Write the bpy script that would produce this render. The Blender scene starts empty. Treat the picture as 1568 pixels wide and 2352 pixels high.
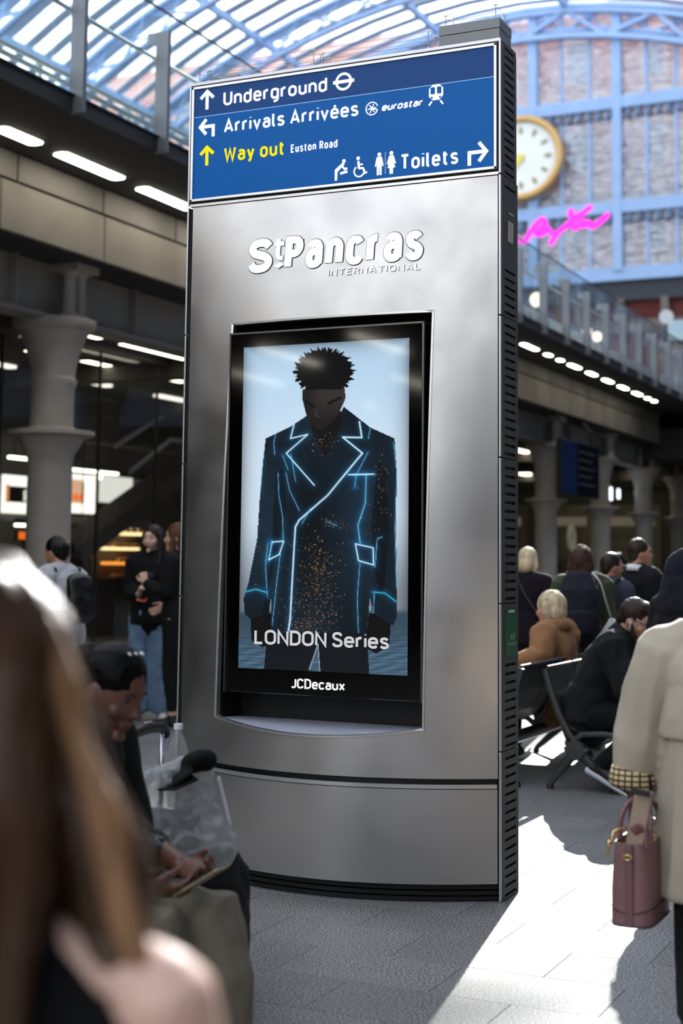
import bpy, bmesh, math, random
import numpy as np
from mathutils import Vector, Matrix, noise

random.seed(7)
rng = np.random.default_rng(7)
S = bpy.context.scene
COL = S.collection
V = Vector
PI = math.pi
R = math.radians

# ------------------------------------------------------------------ camera, world, sun, exposure
FPX = 3346.0
cam = bpy.data.cameras.new('camera')
cam.sensor_fit = 'VERTICAL'; cam.sensor_height = 36.0; cam.sensor_width = 24.0
cam.lens = FPX / 2352 * 36.0
cam.shift_y = -(1176 - 946) / 2352
cam.clip_start = 0.05; cam.clip_end = 400
cam.dof.use_dof = True; cam.dof.focus_distance = 6.3; cam.dof.aperture_fstop = 2.1
camo = bpy.data.objects.new('camera', cam); COL.objects.link(camo); S.camera = camo
RT = V((0.904485, 0.426374, 0.010611)); DN = V((-0.033191, 0.095168, -0.994908)); FW = V((-0.425213, 0.899526, 0.10023))
CAMP = V((0, 0, 1.42))
camo.matrix_world = Matrix(((RT.x, -DN.x, -FW.x, CAMP.x), (RT.y, -DN.y, -FW.y, CAMP.y), (RT.z, -DN.z, -FW.z, CAMP.z), (0, 0, 0, 1)))

w = bpy.data.worlds.new('world'); S.world = w; w.use_nodes = True
bg = w.node_tree.nodes['Background']; bg.inputs[0].default_value = (0.94, 0.97, 1.0, 1); bg.inputs[1].default_value = 2.9
sun = bpy.data.lights.new('sun', 'SUN'); sun.energy = 32; sun.angle = R(0.6); sun.color = (1, 0.965, 0.91)
suno = bpy.data.objects.new('sun', sun); COL.objects.link(suno)
EL = R(27); SD = V((0.174 * math.cos(EL), -0.985 * math.cos(EL), -math.sin(EL)))
suno.rotation_euler = SD.to_track_quat('-Z', 'Y').to_euler(); suno.location = (0, 60, 40)
S.view_settings.view_transform = 'Standard'; S.view_settings.look = 'None'
S.view_settings.exposure = 0.0; S.view_settings.gamma = 1; S.view_settings.use_curve_mapping = False
try:
    S.cycles.max_bounces = 7; S.cycles.diffuse_bounces = 3; S.cycles.glossy_bounces = 4; S.cycles.transmission_bounces = 4
    S.cycles.transparent_max_bounces = 14; S.cycles.caustics_reflective = False; S.cycles.caustics_refractive = False
    S.cycles.sample_clamp_indirect = 6; S.cycles.use_denoising = True
except Exception:
    pass

# ------------------------------------------------------------------ materials
def s2l(c):
    return tuple((x / 12.92 if x <= 0.04045 else ((x + 0.055) / 1.055) ** 2.4) for x in c)

MATS = {}
def mat(name, rgb=(.5, .5, .5), rough=.6, metal=0, nz=None, bump=None, emit=0, ecol=None, alpha=None, spec=.5, stretch=None, srgb=True, sheen=0, aniso=0):
    """procedural principled material; nz=(scale, amount) colour variation, bump=(scale, strength)"""
    if name in MATS: return MATS[name]
    m = bpy.data.materials.new(name); m.use_nodes = True; MATS[name] = m
    nt = m.node_tree; N = nt.nodes; L = nt.links; b = N['Principled BSDF']
    c = s2l(rgb) if srgb else rgb
    b.inputs['Base Color'].default_value = (*c, 1); b.inputs['Roughness'].default_value = rough
    b.inputs['Metallic'].default_value = metal; b.inputs['Specular IOR Level'].default_value = spec
    if sheen: b.inputs['Sheen Weight'].default_value = sheen
    if aniso: b.inputs['Anisotropic'].default_value = aniso
    co = None
    def coord():
        nonlocal co
        if co is None:
            tc = N.new('ShaderNodeTexCoord'); mp = N.new('ShaderNodeMapping')
            if stretch: mp.inputs['Scale'].default_value = stretch
            L.new(tc.outputs['Object'], mp.inputs[0]); co = mp.outputs[0]
        return co
    if nz:
        t = N.new('ShaderNodeTexNoise'); t.inputs['Scale'].default_value = nz[0]; t.inputs['Detail'].default_value = 5
        L.new(coord(), t.inputs['Vector'])
        r = N.new('ShaderNodeMapRange'); r.inputs[1].default_value = .3; r.inputs[2].default_value = .7
        r.inputs[3].default_value = 1 - nz[1]; r.inputs[4].default_value = 1 + nz[1]
        L.new(t.outputs[0], r.inputs[0])
        x = N.new('ShaderNodeMix'); x.data_type = 'RGBA'; x.blend_type = 'MULTIPLY'; x.inputs[0].default_value = 1
        x.inputs[6].default_value = (*c, 1); L.new(r.outputs[0], x.inputs[7]); L.new(x.outputs[2], b.inputs['Base Color'])
    if bump:
        t2 = N.new('ShaderNodeTexNoise'); t2.inputs['Scale'].default_value = bump[0]; t2.inputs['Detail'].default_value = 4
        L.new(coord(), t2.inputs['Vector'])
        bp = N.new('ShaderNodeBump'); bp.inputs['Strength'].default_value = bump[1]; bp.inputs['Distance'].default_value = .01
        L.new(t2.outputs[0], bp.inputs['Height']); L.new(bp.outputs[0], b.inputs['Normal'])
    if emit:
        b.inputs['Emission Color'].default_value = (*(s2l(ecol) if ecol else c), 1); b.inputs['Emission Strength'].default_value = emit
    return m

def glass(name, tint=(.9, .97, .96), refl=.10, haze=0.0, hazecol=(.8, .9, .95), rough=.02, ripple=0):
    """thin pane: mostly straight-through, fresnel reflection, optional dusty film"""
    if name in MATS: return MATS[name]
    m = bpy.data.materials.new(name); m.use_nodes = True; MATS[name] = m
    nt = m.node_tree; N = nt.nodes; L = nt.links; N.remove(N['Principled BSDF']); out = N['Material Output']
    tr = N.new('ShaderNodeBsdfTransparent'); tr.inputs[0].default_value = (*tint, 1)
    gl = N.new('ShaderNodeBsdfGlossy'); gl.inputs[1].default_value = rough
    if ripple:
        g = N.new('ShaderNodeNewGeometry'); mp = N.new('ShaderNodeMapping'); mp.inputs['Scale'].default_value = (.9, 1, 3.2); mp.inputs['Rotation'].default_value = (0, .25, 0); L.new(g.outputs['Position'], mp.inputs[0])
        tn = N.new('ShaderNodeTexNoise'); tn.inputs['Scale'].default_value = 1.1; tn.inputs['Detail'].default_value = 3; L.new(mp.outputs[0], tn.inputs[0])
        bp = N.new('ShaderNodeBump'); bp.inputs['Strength'].default_value = ripple; bp.inputs['Distance'].default_value = .3; L.new(tn.outputs[0], bp.inputs['Height']); L.new(bp.outputs[0], gl.inputs['Normal'])
    fr = N.new('ShaderNodeLayerWeight'); fr.inputs[0].default_value = .5
    pw = N.new('ShaderNodeMath'); pw.operation = 'POWER'; pw.inputs[1].default_value = 5.0; L.new(fr.outputs['Facing'], pw.inputs[0])
    mx = N.new('ShaderNodeMixShader'); sc = N.new('ShaderNodeMath'); sc.operation = 'MULTIPLY_ADD'
    sc.inputs[1].default_value = .9 - refl; sc.inputs[2].default_value = refl * .5
    L.new(pw.outputs[0], sc.inputs[0]); L.new(sc.outputs[0], mx.inputs[0]); L.new(tr.outputs[0], mx.inputs[1]); L.new(gl.outputs[0], mx.inputs[2])
    last = mx
    if haze:
        d = N.new('ShaderNodeBsdfTranslucent'); d.inputs[0].default_value = (*hazecol, 1)
        d2 = N.new('ShaderNodeBsdfDiffuse'); d2.inputs[0].default_value = (*hazecol, 1)
        ad = N.new('ShaderNodeMixShader'); L.new(d.outputs[0], ad.inputs[1]); L.new(d2.outputs[0], ad.inputs[2])
        m2 = N.new('ShaderNodeMixShader'); m2.inputs[0].default_value = haze
        L.new(mx.outputs[0], m2.inputs[1]); L.new(ad.outputs[0], m2.inputs[2]); last = m2
    L.new(last.outputs[0], out.inputs[0])
    return m

def emis(name, rgb, strength):
    if name in MATS: return MATS[name]
    m = bpy.data.materials.new(name); m.use_nodes = True; MATS[name] = m
    nt = m.node_tree; N = nt.nodes; N.remove(N['Principled BSDF'])
    e = N.new('ShaderNodeEmission'); e.inputs[0].default_value = (*s2l(rgb), 1); e.inputs[1].default_value = strength
    nt.links.new(e.outputs[0], N['Material Output'].inputs[0])
    return m

def steel_mat(name, rgb, rough):
    m = mat(name, rgb, rough, 1.0)
    nt = m.node_tree; N = nt.nodes; L = nt.links; b = N['Principled BSDF']
    tc = N.new('ShaderNodeTexCoord'); mp = N.new('ShaderNodeMapping'); mp.inputs['Scale'].default_value = (3, 3, 260)
    L.new(tc.outputs['Object'], mp.inputs[0])
    t = N.new('ShaderNodeTexNoise'); t.inputs['Scale'].default_value = 2.0; t.inputs['Detail'].default_value = 3; L.new(mp.outputs[0], t.inputs[0])
    bp = N.new('ShaderNodeBump'); bp.inputs['Strength'].default_value = .05; bp.inputs['Distance'].default_value = .002
    L.new(t.outputs[0], bp.inputs['Height']); L.new(bp.outputs[0], b.inputs['Normal'])
    t2 = N.new('ShaderNodeTexNoise'); t2.inputs['Scale'].default_value = 3.5; t2.inputs['Detail'].default_value = 4; L.new(tc.outputs['Object'], t2.inputs[0])
    r = N.new('ShaderNodeMapRange'); r.inputs[1].default_value = .3; r.inputs[2].default_value = .75
    r.inputs[3].default_value = rough - .07; r.inputs[4].default_value = rough + .1; L.new(t2.outputs[0], r.inputs[0]); L.new(r.outputs[0], b.inputs['Roughness'])
    return m

def granite(name, base=(.50, .505, .51), joints=False):
    m = mat(name, base, .42)
    nt = m.node_tree; N = nt.nodes; L = nt.links; b = N['Principled BSDF']
    g = N.new('ShaderNodeNewGeometry')
    n1 = N.new('ShaderNodeTexNoise'); n1.inputs['Scale'].default_value = 130; n1.inputs['Detail'].default_value = 2; L.new(g.outputs['Position'], n1.inputs[0])
    n2 = N.new('ShaderNodeTexNoise'); n2.inputs['Scale'].default_value = 1.2; n2.inputs['Detail'].default_value = 4; L.new(g.outputs['Position'], n2.inputs[0])
    cr = N.new('ShaderNodeValToRGB'); e = cr.color_ramp.elements
    e[0].position = .36; e[0].color = (.04, .04, .042, 1); e[1].position = .66; e[1].color = (.44, .435, .43, 1)
    k = cr.color_ramp.elements.new(.5); k.color = (.155, .153, .152, 1)
    L.new(n1.outputs[0], cr.inputs[0])
    r = N.new('ShaderNodeMapRange'); r.inputs[1].default_value = .3; r.inputs[2].default_value = .7; r.inputs[3].default_value = .8; r.inputs[4].default_value = 1.15
    L.new(n2.outputs[0], r.inputs[0])
    x = N.new('ShaderNodeMix'); x.data_type = 'RGBA'; x.blend_type = 'MULTIPLY'; x.inputs[0].default_value = 1
    L.new(cr.outputs[0], x.inputs[6]); L.new(r.outputs[0], x.inputs[7])
    last = x.outputs[2]
    oi = N.new('ShaderNodeObjectInfo'); r3 = N.new('ShaderNodeMapRange'); r3.inputs[3].default_value = .88; r3.inputs[4].default_value = 1.1
    L.new(oi.outputs['Random'], r3.inputs[0])
    x3 = N.new('ShaderNodeMix'); x3.data_type = 'RGBA'; x3.blend_type = 'MULTIPLY'; x3.inputs[0].default_value = 1
    L.new(last, x3.inputs[6]); L.new(r3.outputs[0], x3.inputs[7]); last = x3.outputs[2]
    if joints:
        mp = N.new('ShaderNodeMapping'); mp.inputs['Location'].default_value = (1.85, -5.66, 0); L.new(g.outputs['Position'], mp.inputs[0])
        bt = N.new('ShaderNodeTexBrick'); bt.inputs['Scale'].default_value = 1; bt.inputs['Brick Width'].default_value = .575; bt.inputs['Row Height'].default_value = .345
        bt.inputs['Mortar Size'].default_value = .004; bt.inputs[1].default_value = (1, 1, 1, 1); bt.inputs[2].default_value = (.86, .86, .86, 1); bt.inputs[3].default_value = (.25, .25, .25, 1)
        L.new(mp.outputs[0], bt.inputs[0])
        x4 = N.new('ShaderNodeMix'); x4.data_type = 'RGBA'; x4.blend_type = 'MULTIPLY'; x4.inputs[0].default_value = 1
        L.new(last, x4.inputs[6]); L.new(bt.outputs[0], x4.inputs[7]); last = x4.outputs[2]
    L.new(last, b.inputs['Base Color'])
    bp = N.new('ShaderNodeBump'); bp.inputs['Strength'].default_value = .25; bp.inputs['Distance'].default_value = .002
    L.new(n1.outputs[0], bp.inputs['Height']); L.new(bp.outputs[0], b.inputs['Normal'])
    return m

def brick_mat(name, c1, c2, mortar, bw=.5, rh=.17, scale=1.0, axis='XZ'):
    m = mat(name, c1, .85)
    nt = m.node_tree; N = nt.nodes; L = nt.links; b = N['Principled BSDF']
    g = N.new('ShaderNodeNewGeometry'); sx = N.new('ShaderNodeSeparateXYZ'); cx = N.new('ShaderNodeCombineXYZ')
    L.new(g.outputs['Position'], sx.inputs[0]); L.new(sx.outputs['XYZ'.index(axis[0])], cx.inputs[0]); L.new(sx.outputs['XYZ'.index(axis[1])], cx.inputs[1])
    bt = N.new('ShaderNodeTexBrick'); bt.inputs['Scale'].default_value = scale; bt.inputs['Brick Width'].default_value = bw; bt.inputs['Row Height'].default_value = rh
    bt.inputs['Mortar Size'].default_value = .015
    for i, c in ((1, c1), (2, c2), (3, mortar)): bt.inputs[i].default_value = (*s2l(c), 1)
    L.new(cx.outputs[0], bt.inputs[0]); L.new(bt.outputs[0], b.inputs['Base Color'])
    return m

# ------------------------------------------------------------------ mesh helpers
class MB:
    def __init__(s): s.v = []; s.f = []; s.mi = []; s.cur = 0
    def add(s, vs, fs):
        o = len(s.v); s.v.extend(tuple(p) for p in vs)
        for f in fs: s.f.append(tuple(i + o for i in f)); s.mi.append(s.cur)
        return s
    def box(s, c, d, rot=None):
        c = V(c); hx, hy, hz = d[0] / 2, d[1] / 2, d[2] / 2
        ps = [V((x, y, z)) for z in (-hz, hz) for y in (-hy, hy) for x in (-hx, hx)]
        if rot is not None: ps = [rot @ p for p in ps]
        return s.add([c + p for p in ps], [(0, 2, 3, 1), (4, 5, 7, 6), (0, 1, 5, 4), (2, 6, 7, 3), (0, 4, 6, 2), (1, 3, 7, 5)])
    def b2(s, lo, hi):
        return s.box([(lo[i] + hi[i]) / 2 for i in range(3)], [abs(hi[i] - lo[i]) for i in range(3)])
    def bar(s, p, q, w_, h_, up=(0, 0, 1)):
        p = V(p); q = V(q); t = (q - p); l = t.length; t = t / l; up = V(up)
        if abs(t.dot(up)) > .98: up = V((1, 0, 0)) if abs(t.x) < .9 else V((0, 1, 0))
        sd = t.cross(up).normalized(); u = sd.cross(t)
        return s.box((p + q) / 2, (w_, l, h_), Matrix((sd, t, u)).transposed())
    def tube(s, pts, r, n=8, side=None, cap=True, closed=False, capf=1.0):
        pts = [V(p) for p in pts]; k = len(pts)
        rr = r if isinstance(r, (list, tuple)) else [r] * k
        rr = [(a, a) if not isinstance(a, (list, tuple)) else a for a in rr]
        T = []
        for i in range(k):
            a = pts[(i - 1) % k] if (i > 0 or closed) else pts[i]; b = pts[(i + 1) % k] if (i < k - 1 or closed) else pts[i]
            T.append((b - a).normalized())
        if side is None:
            sd = V((1, 0, 0)) if abs(T[0].x) < .8 else V((0, 1, 0))
        else: sd = V(side)
        rings = []
        def ring(c, t, sdv, ra, rb):
            f = t.cross(sdv)
            return [c + sdv * (ra * math.cos(2 * PI * j / n)) + f * (rb * math.sin(2 * PI * j / n)) for j in range(n)]
        prev = sd; frames = []
        for i in range(k):
            q = prev - T[i] * prev.dot(T[i])
            if q.length < 1e-4: q = T[i].orthogonal()
            q.normalize(); frames.append(q)
            if side is None: prev = q
        for i in range(k): rings.append(ring(pts[i], T[i], frames[i], *rr[i]))
        if cap == 'round' and not closed:
            m0 = min(rr[0]) * capf; m1 = min(rr[-1]) * capf
            pre = [ring(pts[0] - T[0] * m0 * a, T[0], frames[0], rr[0][0] * b_, rr[0][1] * b_) for a, b_ in ((.92, .38), (.7, .71), (.38, .92))]
            post = [ring(pts[-1] + T[-1] * m1 * a, T[-1], frames[-1], rr[-1][0] * b_, rr[-1][1] * b_) for a, b_ in ((.38, .92), (.7, .71), (.92, .38))]
            rings = pre + rings + post
        m = len(rings); vs = [p for rg in rings for p in rg]; fs = []
        for i in range(m if closed else m - 1):
            i2 = (i + 1) % m
            for j in range(n): fs.append((i * n + j, i * n + (j + 1) % n, i2 * n + (j + 1) % n, i2 * n + j))
        if cap and not closed:
            fs.append(tuple(range(n))[::-1]); fs.append(tuple((m - 1) * n + j for j in range(n)))
        return s.add(vs, fs)
    def lathe(s, prof, n=16, c=(0, 0, 0), cap=True):
        vs = []; fs = []; k = len(prof); c = V(c)
        for r, z in prof:
            for j in range(n): a = 2 * PI * j / n; vs.append(c + V((r * math.cos(a), r * math.sin(a), z)))
        for i in range(k - 1):
            for j in range(n): fs.append((i * n + j, i * n + (j + 1) % n, (i + 1) * n + (j + 1) % n, (i + 1) * n + j))
        if cap: fs.append(tuple(range(n))[::-1]); fs.append(tuple((k - 1) * n + j for j in range(n)))
        return s.add(vs, fs)
    def ell(s, c, r, nu=16, nv=10, rot=None, fn=None):
        c = V(c); vs = []; fs = []
        for i in range(nv + 1):
            th = PI * i / nv
            for j in range(nu):
                ph = 2 * PI * j / nu; u = V((math.sin(th) * math.cos(ph), math.sin(th) * math.sin(ph), math.cos(th)))
                p = fn(u) if fn else V((u.x * r[0], u.y * r[1], u.z * r[2]))
                if rot is not None: p = rot @ p
                vs.append(c + p)
        for i in range(nv):
            for j in range(nu): fs.append((i * nu + j, (i + 1) * nu + j, (i + 1) * nu + (j + 1) % nu, i * nu + (j + 1) % nu))
        return s.add(vs, fs)
    def prism(s, poly, a, b, fr):
        """poly of (u,v) extruded from depth a to b; fr(u,v,d) -> point"""
        n = len(poly); vs = [fr(u, v, a) for u, v in poly] + [fr(u, v, b) for u, v in poly]
        fs = [tuple(range(n))[::-1], tuple(range(n, 2 * n))] + [(i, (i + 1) % n, n + (i + 1) % n, n + i) for i in range(n)]
        return s.add(vs, fs)
    def grid(s, fn, nu, nv):
        vs = [fn(i / nu, j / nv) for j in range(nv + 1) for i in range(nu + 1)]
        fs = [(j * (nu + 1) + i, j * (nu + 1) + i + 1, (j + 1) * (nu + 1) + i + 1, (j + 1) * (nu + 1) + i) for j in range(nv) for i in range(nu)]
        return s.add(vs, fs)
    def mesh(s, name, mats=None, smooth=None):
        me = bpy.data.meshes.new(name); me.from_pydata(s.v, [], s.f)
        mats = mats if isinstance(mats, (list, tuple)) else [mats]
        for m in mats:
            if m: me.materials.append(m)
        if len(mats) > 1: me.polygons.foreach_set('material_index', s.mi)
        bm = bmesh.new(); bm.from_mesh(me); bmesh.ops.recalc_face_normals(bm, faces=bm.faces); bm.to_mesh(me); bm.free()
        if smooth:
            me.shade_smooth()
            if smooth is not True: me.set_sharp_from_angle(angle=R(smooth))
        me.update()
        return me
    def build(s, name, m, parent=None, smooth=None, W=True, bevel=0):
        return link(name, s.mesh(name, m, smooth), parent, W, bevel)

def link(name, me, parent=None, W=True, bevel=0):
    o = bpy.data.objects.new(name, me); COL.objects.link(o)
    if parent is not None:
        o.parent = parent
        if W: o.matrix_parent_inverse = wm(parent).inverted()
    if bevel:
        md = o.modifiers.new('bevel', 'BEVEL'); md.width = bevel; md.segments = 2; md.limit_method = 'ANGLE'
    return o

def wm(o):
    m = Matrix.LocRotScale(o.location, o.rotation_euler, o.scale)
    if o.parent: m = wm(o.parent) @ o.matrix_parent_inverse @ m
    return m

def tag(o, label=None, cat=None, group=None, kind=None):
    if label: o['label'] = label
    if cat: o['category'] = cat
    if group: o['group'] = group
    if kind: o['kind'] = kind
    return o

def thing(name, loc, label, cat, group=None, rz=0):
    o = bpy.data.objects.new(name, None); COL.objects.link(o); o.empty_display_size = .1
    o.location = loc; o.rotation_euler = (0, 0, rz)
    return tag(o, label, cat, group)

def struct(o): o['kind'] = 'structure'; return o

def copy_tree(o, loc=None, label=None, rz=None):
    c = o.copy(); COL.objects.link(c)
    if loc is not None: c.location = loc
    if rz is not None: c.rotation_euler = (0, 0, rz)
    if label: c['label'] = label
    for ch in o.children:
        d = ch.copy(); COL.objects.link(d); d.parent = c
        for g in ch.children:
            e = g.copy(); COL.objects.link(e); e.parent = d
    return c

def spline(pts, k=5):
    pts = [V(p) for p in pts]; out = []
    for i in range(len(pts) - 1):
        p0 = pts[max(i - 1, 0)]; p1 = pts[i]; p2 = pts[i + 1]; p3 = pts[min(i + 2, len(pts) - 1)]
        for j in range(k):
            t = j / k
            out.append(.5 * ((2 * p1) + (p2 - p0) * t + (2 * p0 - 5 * p1 + 4 * p2 - p3) * t * t + (3 * p1 - p0 - 3 * p2 + p3) * t ** 3))
    out.append(pts[-1]); return out


# ------------------------------------------------------------------ stroke lettering (monoline, drawn from centre lines)
def arc(cx, cy, rx, ry, a0, a1, n=10):
    return [(cx + rx * math.cos(R(a0 + (a1 - a0) * i / n)), cy + ry * math.sin(R(a0 + (a1 - a0) * i / n))) for i in range(n + 1)]
def rbox(x0, y0, x1, y1, r):
    return arc(x1 - r, y1 - r, r, r, 0, 90, 6) + arc(x0 + r, y1 - r, r, r, 90, 180, 6) + arc(x0 + r, y0 + r, r, r, 180, 270, 6) + arc(x1 - r, y0 + r, r, r, 270, 360, 6)
XH = .70
def sp2(pts, k=6): return [(p.x, p.y) for p in spline([(a, b, 0) for a, b in pts], k)]
GL = {
 'a': (.44, [sp2([(.03, .60), (.12, .685), (.24, .70), (.36, .67), (.43, .56), (.44, .45)]) + [(.44, 0)], [(.44, .42), (.2, .42)] + arc(.2, .21, .19, .21, 90, 270) + sp2([(.22, 0), (.36, .03), (.44, .12)])]),
 'c': (.42, [[(.42, .58)] + sp2([(.42, .58), (.34, .68), (.22, .70)]) + arc(.21, .49, .21, .21, 90, 180) + arc(.21, .21, .21, .21, 180, 270) + sp2([(.22, 0), (.34, .02), (.42, .12)])]),
 'd': (.45, [[(.45, 1), (.45, 0)], rbox(0, 0, .45, .7, .21) + ['c']]),
 'e': (.45, [[(0, .36), (.45, .36), (.45, .48)] + arc(.225, .475, .225, .225, 0, 180) + arc(.225, .225, .225, .225, 180, 270) + sp2([(.23, 0), (.35, .02), (.43, .11)])]),
 'g': (.45, [[(.45, .7), (.45, -.08)] + arc(.225, -.08, .225, .2, 0, -110), rbox(0, 0, .45, .7, .21) + ['c']]),
 'i': (.0, [[(0, .7), (0, 0)], [(0, .93), (0, .99)]]),
 'l': (.1, [[(0, 1), (0, .13)] + arc(.13, .13, .13, .13, 180, 270, 5)]),
 'n': (.44, [[(0, .7), (0, 0)], [(0, .46)] + arc(.22, .48, .22, .22, 180, 0) + [(.44, 0)]]),
 'o': (.46, [rbox(0, 0, .46, .7, .225) + ['c']]),
 'r': (.27, [[(0, .7), (0, 0)], [(0, .44)] + arc(.23, .46, .23, .24, 180, 80, 7)]),
 's': (.40, [sp2([(.39, .60), (.30, .685), (.18, .70), (.05, .65), (.02, .53), (.10, .41), (.20, .365), (.32, .315), (.40, .20), (.35, .05), (.21, 0), (.09, .02), (0, .11)])]),
 't': (.27, [[(.08, .93), (.08, .16)] + arc(.23, .16, .15, .16, 180, 270, 5) + [(.27, 0)], [(-.04, .7), (.27, .7)]]),
 'u': (.44, [[(.44, .7), (.44, 0)], [(0, .7), (0, .22)] + arc(.22, .22, .22, .22, 180, 360)]),
 'v': (.44, [[(0, .7), (.22, 0), (.44, .7)]]),
 'x': (.44, [[(0, .7), (.44, 0)], [(.44, .7), (0, 0)]]),
 'y': (.44, [[(0, .7), (.23, .02)], [(.44, .7), (.19, -.16), (.06, -.24)]]),
 'A': (.58, [[(0, 0), (.29, 1), (.58, 0)], [(.1, .29), (.48, .29)]]),
 'C': (.52, [sp2([(.52, .78), (.46, .93), (.28, 1)]) + arc(.26, .72, .26, .28, 90, 180) + arc(.26, .28, .26, .28, 180, 270) + sp2([(.28, 0), (.46, .07), (.52, .22)])]),
 'D': (.52, [[(0, 0), (0, 1), (.24, 1)] + arc(.24, .70, .28, .30, 90, 0) + arc(.24, .30, .28, .30, 0, -90) + [(0, 0), 'c']]),
 'E': (.44, [[(.44, 1), (0, 1), (0, 0), (.44, 0)], [(0, .52), (.38, .52)]]),
 'I': (.0, [[(0, 0), (0, 1)]]),
 'J': (.38, [[(.38, 1), (.38, .22)] + arc(.19, .22, .19, .22, 0, -150)]),
 'L': (.42, [[(0, 1), (0, 0), (.42, 0)]]),
 'N': (.54, [[(0, 0), (0, 1), (.54, 0), (.54, 1)]]),
 'O': (.56, [rbox(0, 0, .56, 1, .275) + ['c']]),
 'P': (.48, [[(0, 0), (0, 1), (.26, 1)] + arc(.25, .74, .23, .26, 90, -90) + [(0, .48)]]),
 'R': (.50, [[(0, 0), (0, 1), (.26, 1)] + arc(.25, .75, .24, .25, 90, -90) + [(0, .5)], [(.26, .5), (.50, 0)]]),
 'S': (.50, [sp2([(.49, .82), (.40, .96), (.25, 1), (.08, .94), (.02, .76), (.10, .60), (.25, .52), (.41, .43), (.50, .26), (.43, .06), (.25, 0), (.09, .04), (0, .20)])]),
 'T': (.52, [[(0, 1), (.52, 1)], [(.26, 1), (.26, 0)]]),
 'U': (.52, [[(0, 1), (0, .26)] + arc(.26, .26, .26, .26, 180, 360) + [(.52, 1)]]),
 'W': (.84, [[(0, 1), (.2, 0), (.42, .88), (.64, 0), (.84, 1)]]),
}
GL['é'] = (GL['e'][0], GL['e'][1] + [[(.17, .85), (.30, 1.0)]])
def ribbon(pl, w):
    """quads along a polyline with mitred joins, square ends"""
    closed = pl[-1] == 'c'; p = [V((a, b, 0)) for a, b in (pl[:-1] if closed else pl)]
    q = [p[0]]
    for x in p[1:]:
        if (x - q[-1]).length > 1e-4: q.append(x)
    if closed and (q[0] - q[-1]).length < 1e-4: q.pop()
    n = len(q); L_, R_ = [], []
    for i in range(n):
        a = q[i] - q[i - 1] if (i > 0 or closed) else q[1] - q[0]; b = q[(i + 1) % n] - q[i] if (i < n - 1 or closed) else a
        a = a.normalized(); b = b.normalized(); na = V((-a.y, a.x, 0)); nb = V((-b.y, b.x, 0)); m = na + nb
        if m.length < 1e-3: m = na
        m.normalize(); k = min(1 / max(.35, m.dot(na)), 2.2) * w / 2; L_.append(q[i] + m * k); R_.append(q[i] - m * k)
    return [[tuple(L_[i][:2]), tuple(R_[i][:2]), tuple(R_[(i + 1) % n][:2]), tuple(L_[(i + 1) % n][:2])] for i in range(n if closed else n - 1)]
def put_text(name, body, x0, x1, z, cap, fr, m, parent, weight=.15, shear=0, extrude=.0006, gap=.13, grow=0.0, letters=False, xh=.70):
    """lettering with baseline z and capital height cap, spanning x0..x1; fr(u,v,d) maps into the scene"""
    w = weight; fixed = 0; var = 0
    for i, ch in enumerate(body):
        if ch == ' ': fixed += .30; continue
        fixed += w + (gap if i < len(body) - 1 else 0); var += GL[ch][0]
    xs = ((x1 - x0) / cap - fixed) / max(var, .01); mb = MB(); pen = 0; hs = 1 - w
    out = []
    for n_, ch in enumerate(body):
        if ch == ' ':
            pen += .30; out.append(mb.build(name, m, parent)); mb = MB(); continue
        wd, st = GL[ch]
        for pl in st:
            q = [(pen + w / 2 + a[0] * xs, w / 2 + a[1] * (hs if xh == .70 or ch.isupper() else (xh - w) / .70)) if a != 'c' else 'c' for a in pl]
            for quad in ribbon(q, w + grow): mb.prism([(x0 + (a + b * shear) * cap, z + b * cap) for a, b in quad], 0, extrude, fr)
        pen += wd * xs + w + gap
        if letters and n_ < len(body) - 1: out.append(mb.build(name, m, parent)); mb = MB()
    out.append(mb.build(name, m, parent))
    return out
# ------------------------------------------------------------------ floor
G_T = granite('granite tile'); G_F = granite('granite floor', joints=True)
GROUT = mat('grout', (.30, .30, .30), .9)
def proj(p):
    d = V(p) - CAMP; z = d.dot(FW)
    return (784 + FPX * d.dot(RT) / z, 946 + FPX * d.dot(DN) / z, z)
TX0, TX1, TY0, TY1 = -1.85 - .575 * 6, -1.85 + .575 * 4, 5.66 - .345 * 7, 5.66 + .345 * 20
mb = MB()
for a, b in (((-70, -30), (TX0, 90)), ((TX1, -30), (25, 90)), ((TX0, -30), (TX1, TY0)), ((TX0, TY1), (TX1, 90))):
    mb.add([(a[0], a[1], 0), (b[0], a[1], 0), (b[0], b[1], 0), (a[0], b[1], 0)], [(0, 1, 2, 3)])
floor = struct(mb.build('floor', G_F))
mb = MB(); mb.b2((TX0, TY0, -.05), (TX1, TY1, -.012)); mb.build('bedding', GROUT, floor)
tiles = {}
def tile_mesh(wd):
    wd = round(wd, 4)
    if wd not in tiles:
        m_ = MB(); hx = wd / 2 - .001; hy = .345 / 2 - .001; e = .001
        vs = [(-hx, -hy, -.012), (hx, -hy, -.012), (hx, hy, -.012), (-hx, hy, -.012), (-hx, -hy, -e), (hx, -hy, -e), (hx, hy, -e), (-hx, hy, -e), (-hx + e, -hy + e, 0), (hx - e, -hy + e, 0), (hx - e, hy - e, 0), (-hx + e, hy - e, 0)]
        fs = [(8, 9, 10, 11)] + [(i, (i + 1) % 4, 4 + (i + 1) % 4, 4 + i) for i in range(4)] + [(4 + i, 4 + (i + 1) % 4, 8 + (i + 1) % 4, 8 + i) for i in range(4)]
        m_.add(vs, fs); tiles[wd] = m_.mesh('tile', G_T)
    return tiles[wd]
nt_ = 0
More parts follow.
